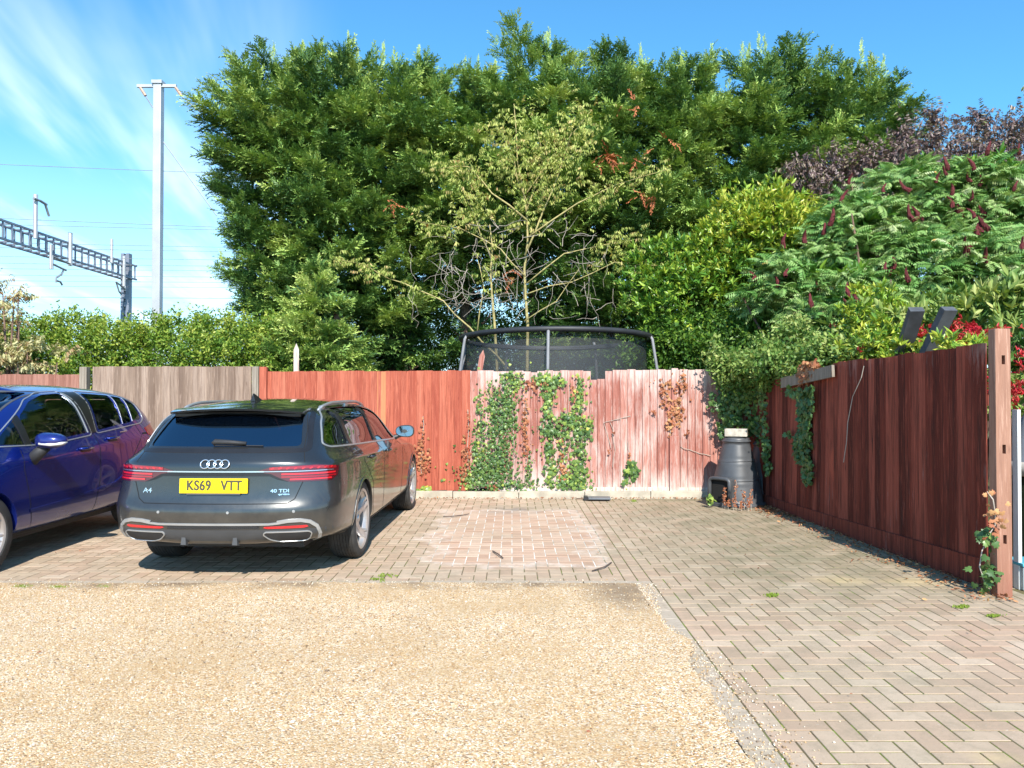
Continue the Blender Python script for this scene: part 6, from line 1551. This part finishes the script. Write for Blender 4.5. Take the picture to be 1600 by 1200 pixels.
    for v, sg in (('cylR', 1), ('cylL', -1)):
        rib('bumper_corner', v, [(14, .466), (20, .478), (27, .480), (32, .466), (36, .43), (38.5, .37), (39.5, .30)], M_SIL, .030, .010, ustep=2)
        dec('reflector', 'rear', [(sg * .39, .436), (sg * .69, .441), (sg * .70, .431), (sg * .67, .422), (sg * .41, .421), (sg * .38, .428)][::sg], M_BRED, .006, .01, .03)
        ex = [(sg * .375, .375), (sg * .39, .394), (sg * .70, .394), (sg * .72, .38), (sg * .70, .335), (sg * .66, .318), (sg * .48, .318), (sg * .42, .335)][::sg]
        exr = rounded(ex, .02, 3)
        dec('exhaust_outlet', 'rear', exr, M_BLKMAT, .006, .01, .03); rib('exhaust_trim', 'rear', exr, M_SIL, .009, .010, closed=True)
    dec('mesh_grille', 'rear', [(-.35, .443), (.35, .443), (.35, .420), (-.35, .420)], M_BLKTRIM, .003, .006, .03)
    b = MB()
    for k in range(23):
        for q in range(2):
            x = -.34 + k * .03 + q * .015; z = .436 - q * .011; h_, n_ = pj.at('rear', x, z); b.tube([h_ + n_ * .005 + Vector((.0125 * math.cos(t), 0, .0055 * math.sin(t))) for t in np.linspace(0, 2 * math.pi, 7)], .0014, 4, cap=False)
    b.build('grille_pattern', M_GTRIM, root)
    dec('diffuser', 'rear', [(-.85, .412), (.85, .412), (.85, .39), (.84, .30), (.70, .285), (.30, .275), (-.30, .275), (-.70, .285), (-.84, .30), (-.85, .39)], M_GTRIM, .0015, .004, .04)
    for x in (-.235, .16):
        b = MB(); h_, n_ = pj.at('rear', x, .34); b.add([(x - .012, h_.y - .004, .375), (x + .012, h_.y - .004, .375), (x + .020, h_.y - .012, .295), (x - .020, h_.y - .012, .295), (x - .022, h_.y + .03, .285), (x + .022, h_.y + .03, .285)], [(0, 1, 2, 3), (0, 3, 4), (1, 5, 2), (3, 2, 5, 4)]); b.build('diffuser_fin', M_GTRIM, root)
    for (x, z) in ((-.42, .545), (.12, .545), (.60, .548)):
        h_, n_ = pj.at('rear', x, z); b = MB(); b.lathe([(.001, -.004), (.010, -.004), (.011, 0)], 16, 'y', c=h_); b.build('parking_sensor', M_SIL, root)
    # mirror (driver side seen over the wing)
    for sg in (1, -1):
        e = empty('wing_mirror'); e.parent = root; e.location = (sg * .86, 1.80, .985)
        bm = bmesh.new(); bmesh.ops.create_uvsphere(bm, u_segments=24, v_segments=14, radius=1)
        for v in bm.verts:
            x, y, z = v.co; y2 = y * (.085 if y > 0 else .03); s2 = 1 + .12 * x * sg
            v.co = Vector((sg * .115 + (math.copysign(abs(x) ** .75, x)) * .106, y2, .04 + math.copysign(abs(z) ** .8, z) * .068 * s2))
        me = bpy.data.meshes.new('mirror_shell'); bm.to_mesh(me); bm.free(); me.polygons.foreach_set('use_smooth', [True] * len(me.polygons)); obj('mirror_shell', me, PAINT, e)
        pts = []
        for t in np.linspace(0, 2 * math.pi, 28)[:-1]:
            x, z = math.cos(t), math.sin(t); pts.append((sg * .115 + math.copysign(abs(x) ** .75, x) * .094, -.029, .04 + math.copysign(abs(z) ** .8, z) * .057 * (1 + .12 * x * sg)))
        b = MB(); b.add(pts, [tuple(range(len(pts)))]); b.build('mirror_glass', simple('mirror_silver', (0.5, 0.52, 0.53), .06, 1.0, var=0), e)
        b = MB(); b.tube([(0, -.0, -.03), (sg * .04, 0, -.015), (sg * .09, 0, .0)], [.03, .022, .02], 8); b.build('mirror_arm', M_BLKTRIM, e)
    # interior
    for (x, y) in ((.38, 1.15), (-.38, 1.15)): seat(root, x, y, .42)
    b = MB(); b.box(-.66, .10, .42, .66, .55, .58, bev=.04); b.box(-.66, -.02, .5, .66, .12, 1.0, bev=.05)
    for x in (-.42, 0, .42): b.box(x - .12, -.03, 1.0, x + .12, .07, 1.17, bev=.03)
    b.build('rear_seat', M_SEAT, root)
    b = MB(); b.box(-.60, -.62, .92, .60, -.05, .935); b.build('load_cover', M_SEAT, root)
    b = MB(); b.box(-.7, 1.75, .6, .7, 2.1, .93, bev=.05); b.tube([(.38 + .17 * math.cos(t), 1.62 + .05 * math.sin(t), .86 + .17 * math.sin(t)) for t in np.linspace(0, 6.283, 25)], .014, 6, cap=False); b.build('dashboard', M_SEAT, root)
    return root
estate()

def mpv():
    root = empty('compact_car', (-4.975, 8.57, 0), math.pi, 'metallic blue compact family car reversed up to the fence at the left edge', 'car')
    PAINT = m_paint('blue_metallic_paint', (0.004, 0.016, 0.18), dust=.12, metal=.4, rough=.25, dustc=(.22, .19, .22), dz=(.15, .6))
    GL = m_glass('tinted_glass', (.50, .53, .52), .04)
    rows = [
     [(0,3.2,.24),(.4,3.17,.24),(.7,2.98,.23),(.80,2.75,.22),(.80,1.9,.21),(.80,1.25,.21),(.80,.6,.21),(.80,0,.22),(.79,-.4,.26),(.72,-.6,.28),(.4,-.67,.28),(0,-.68,.28)],
     [(0,3.33,.38),(.42,3.3,.38),(.76,3.05,.38),(.865,2.7,.38),(.85,1.9,.34),(.855,1.25,.34),(.86,.6,.35),(.868,0,.38),(.855,-.42,.4),(.76,-.66,.4),(.42,-.73,.4),(0,-.74,.4)],
     [(0,3.34,.65),(.42,3.3,.65),(.77,3.05,.65),(.878,2.6,.66),(.862,1.9,.60),(.865,1.25,.60),(.87,.6,.62),(.878,0,.66),(.865,-.42,.66),(.77,-.66,.66),(.42,-.74,.66),(0,-.75,.66)],
     [(0,3.22,.83),(.4,3.14,.86),(.7,2.92,.88),(.83,2.5,.90),(.848,1.9,.86),(.853,1.25,.885),(.858,.6,.92),(.858,0,.95),(.84,-.4,.96),(.745,-.62,.96),(.42,-.7,.95),(0,-.72,.94)],
     [(0,2.80,1.0),(.42,2.72,1.0),(.64,2.60,.99),(.75,2.42,.975),(.80,1.95,.955),(.815,1.25,1.0),(.815,.6,1.045),(.81,0,1.09),(.785,-.35,1.11),(.70,-.56,1.11),(.4,-.63,1.1),(0,-.65,1.09)],
     [(0,2.27,1.27),(.4,2.22,1.27),(.59,2.10,1.26),(.67,1.94,1.245),(.71,1.62,1.25),(.725,1.1,1.27),(.728,.6,1.29),(.72,0,1.30),(.695,-.27,1.3),(.625,-.42,1.3),(.36,-.49,1.3),(0,-.51,1.3)],
     [(0,1.66,1.50),(.36,1.62,1.495),(.5,1.56,1.48),(.56,1.44,1.465),(.60,1.20,1.465),(.605,.9,1.48),(.61,.5,1.485),(.60,.08,1.465),(.58,-.12,1.445),(.53,-.25,1.43),(.34,-.32,1.44),(0,-.34,1.445)]]
    rz_ = lambda j: [0,0,1.535,1.545,1.555,1.56,1.56,1.535,1.51,1.49,1.465,0][j]
    wq = rounded([(2.28, 1.02), (1.93, 1.00), (1.93, 1.22)], .02)
    wf = rounded([(1.86, 1.00), (1.86, 1.235), (1.62, 1.365), (1.34, 1.43), (1.04, 1.445), (.97, 1.06)], .05)
    wr = rounded([(.80, 1.075), (.73, 1.445), (.24, 1.425), (.31, 1.12)], .03)
    wr2 = rounded([(.28, 1.12), (.20, 1.42), (.02, 1.40), (.09, 1.135)], .03)
    wd = rounded([(.05, 1.145), (-.02, 1.385), (-.16, 1.32), (-.19, 1.19), (-.12, 1.155)], .03)
    fw = rounded([(-.66, 1.06), (.66, 1.06), (.50, 1.455), (-.50, 1.455)], .06); rw = rounded([(-.52, 1.14), (.52, 1.14), (.45, 1.38), (-.45, 1.38)], .06)
    wh = [(0, 1), (0, -1), (2.49, 1), (2.49, -1)]
    body, bv = car_shell(rows, rz_, ((3, .5, 3, 11),), [wq, wf, wr, wr2, wd], wh, .345, PAINT, root, rearwin=rw, frontwin=fw)
    pj = Proj(bv, (.30, -.20))
    def dec(name, view, poly, mat, off=.003, thick=.012, step=.05, ustep=None, parent=root, label=None, skirt=True):
        me = pj.decal(view, poly, off, thick, step, ustep=ustep, skirt=skirt); me.name = name; o = obj(name, me, mat, parent); tag(o, label); return o
    def rib(name, view, line, mat, w=.005, off=.0015, step=.03, closed=False, ustep=None, parent=root):
        me = pj.ribbon(view, line, w, off, step, closed, ustep=ustep); me.name = name; return obj(name, me, mat, parent)
    for v in ('L', 'R'):
        for w in (wq, wf, wr, wr2, wd): dec('side_window', v, w, GL, -.005, .002, skirt=False)
        rib('window_surround', v, rounded([(2.36, 1.005), (1.905, 1.245), (1.64, 1.385), (1.35, 1.452), (1.0, 1.468), (.93, 1.035), (1.6, .985)], .05), M_SIL, .011, .004, closed=True)
        rib('window_surround', v, rounded([(.855, 1.045), (.775, 1.468), (.22, 1.445), (-.05, 1.41), (-.195, 1.33), (-.225, 1.17), (-.1, 1.115)], .05), M_SIL, .011, .004, closed=True)
        dec('door_pillar_trim', v, [(.955, 1.05), (1.03, 1.455), (.755, 1.455), (.83, 1.06)], M_BLKTRIM, .004)
        dec('door_pillar_trim', v, [(1.94, .995), (1.94, 1.225), (1.862, 1.255), (1.862, .995)], M_BLKTRIM, .004)
        rib('glass_divider', v, [(.295, 1.12), (.222, 1.425)], M_SIL, .009, .003); rib('glass_divider', v, [(.07, 1.14), (.0, 1.395)], M_SIL, .009, .003)
        rib('glass_divider', v, [(.99, 1.06), (1.035, 1.44)], M_SIL, .012, .006)
        rib('panel_seam', v, [(.87, 1.49), (.90, 1.04), (.86, .9), (.87, .62), (.95, .30)], M_SEAM, .007)
        rib('panel_seam', v, [(2.02, .96), (2.05, .8), (1.98, .5), (1.93, .30)], M_SEAM, .007); rib('panel_seam', v, [(2.0, .27), (.30, .27)], M_SEAM, .008)
        rib('panel_seam', v, [(.05, 1.12), (-.02, .98), (.18, .80), (.33, .62), (.36, .30)], M_SEAM, .007)
        rib('sliding_door_rail', v, [(-.05, 1.0), (-.52, 1.0)], M_SEAM, .022, .002)
        rib('sill_trim', v, [(2.08, .245), (.40, .245)], M_BLKMAT, .05, .014)
        rib('door_crease', v, [(1.98, .44), (1.3, .46), (.6, .52), (.36, .60)], PAINT, .03, .006)
        s_ = 1 if v == 'R' else -1
        for y, z in ((1.12, .915), (.60, .985)):
            b = MB(); h, n_ = pj.at(v, y, z); b.tube([h + Vector((0, -.10, 0)), h + Vector((s_ * .03, -.085, 0)), h + Vector((s_ * .036, 0, .002)), h + Vector((s_ * .03, .085, 0)), h + Vector((0, .10, 0))], .014, 8); b.build('door_handle', PAINT, root, smooth=True)
            dec('handle_recess', v, rounded([(y - .09, z - .035), (y + .09, z - .035), (y + .09, z + .018), (y - .09, z + .018)], .025), M_BLKTRIM, .0012, .004)
        rib('body_side_badge', v, [(.42, 1.035), (.28, 1.043)], M_CHROME, .010, .004)
        for wy in (0, 2.49):
            arc = [(wy + .36 * math.cos(R(a)), .315 + .36 * math.sin(R(a))) for a in range(-12, 193, 8)]; rib('arch_lip', v, arc, PAINT, .03, .006)
    dec('windscreen', 'front', fw, GL, -.010, .002, skirt=False); dec('rear_window', 'rear', rw, GL, -.010, .002, skirt=False)
    rib('windscreen_border', 'front', rounded([(-.665, 1.05), (.665, 1.05), (.51, 1.462), (-.51, 1.462)], .06), M_GTRIM, .022, .003, closed=True)
    for sg in (1, -1): dec('headlight', 'front', [(sg * .36, .72), (sg * .50, .86), (sg * .70, .90), (sg * .76, .84), (sg * .66, .72)][::sg], simple('headlight_lens', (0.45, 0.46, 0.48), .08), .005, .012, .03)
    dec('front_grille', 'front', rounded([(-.42, .33), (.42, .33), (.50, .52), (-.50, .52)], .05), M_BLKTRIM, .004, .01)
    for v in ('cylR', 'cylL'): dec('tail_light', v, [(20, 1.10), (55, 1.12), (96, 1.06), (92, .98), (55, .92), (20, .95)], M_RLENS, .006, .012, .03, ustep=5)
    for (wy, sd_) in wh: wheel(root, sd_ * (.855 - .105), wy, .315, .205, .215, sd_, 7, 'multi')
    for (wy, sd_) in wh:
        b = MB(); vs = []
        for k in range(25):
            a = R(-12 + 204 * k / 24)
            for x in (sd_ * .5, sd_ * .80): vs.append((x, wy + .338 * math.cos(a), .315 + .338 * math.sin(a)))
        b.add(vs, [(2 * k, 2 * k + 1, 2 * k + 3, 2 * k + 2) for k in range(24)]); b.build('wheel_arch_liner', M_BLKMAT, root, smooth=True)
    b = MB(); b.box(-.72, -.6, .2, .72, 3.0, .27); b.build('underbody', M_BLKMAT, root)
    for sg in (1, -1):
        e = empty('wing_mirror'); e.parent = root; e.location = (sg * .83, 1.90, 1.0)
        bm = bmesh.new(); bmesh.ops.create_uvsphere(bm, u_segments=28, v_segments=16, radius=1)
        for v in bm.verts:
            x, y, z = v.co; v.co = Vector((sg * .16 + math.copysign(abs(x) ** .8, x) * .135, y * (.10 if y > 0 else .045), .035 + math.copysign(abs(z) ** .8, z) * .068 * (1 - .25 * x * sg)))
        me = bpy.data.meshes.new('mirror_shell'); bm.to_mesh(me); bm.free(); me.polygons.foreach_set('use_smooth', [True] * len(me.polygons)); obj('mirror_shell', me, PAINT, e)
        b = MB(); b.tube([(sg * .10, .085, .012), (sg * .2, .085, .005), (sg * .275, .055, .012), (sg * .30, .01, .02)], [.012, .016, .014, .006], 8); b.build('indicator_lens', simple('clear_lens', (0.62, 0.60, 0.55), .15), e, smooth=True)
        b = MB(); b.tube([(-sg * .02, .0, -.14), (sg * .05, .0, -.07), (sg * .11, 0, -.02)], [.055, .05, .045], 12); b.build('mirror_arm', M_BLKMAT, e, smooth=True)
    ISE = simple('light_seat_panel', (0.45, 0.34, 0.24), .8)
    for (x, y) in ((.37, 1.0), (-.37, 1.0)): seat(root, x, y, .50, .48)
    b = MB(); b.box(-.62, .0, .5, .62, .45, .66, bev=.04); b.box(-.62, -.14, .55, .62, -.02, 1.08, bev=.05)
    for x in (-.4, 0, .4): b.box(x - .11, -.15, 1.08, x + .11, -.06, 1.24, bev=.03)
    b.build('rear_seat', M_SEAT, root)
    b = MB(); b.box(-.68, 1.95, .7, .68, 2.4, 1.0, bev=.06); b.build('dashboard', M_SEAT, root)
    b = MB(); b.tube([(-.37 + .18 * math.cos(t), 1.72 - .06 * math.sin(t), .98 + .17 * math.sin(t)) for t in np.linspace(0, 6.283, 25)], .015, 6, cap=False); b.build('steering_wheel', M_SEAT, root)
    return root
mpv()
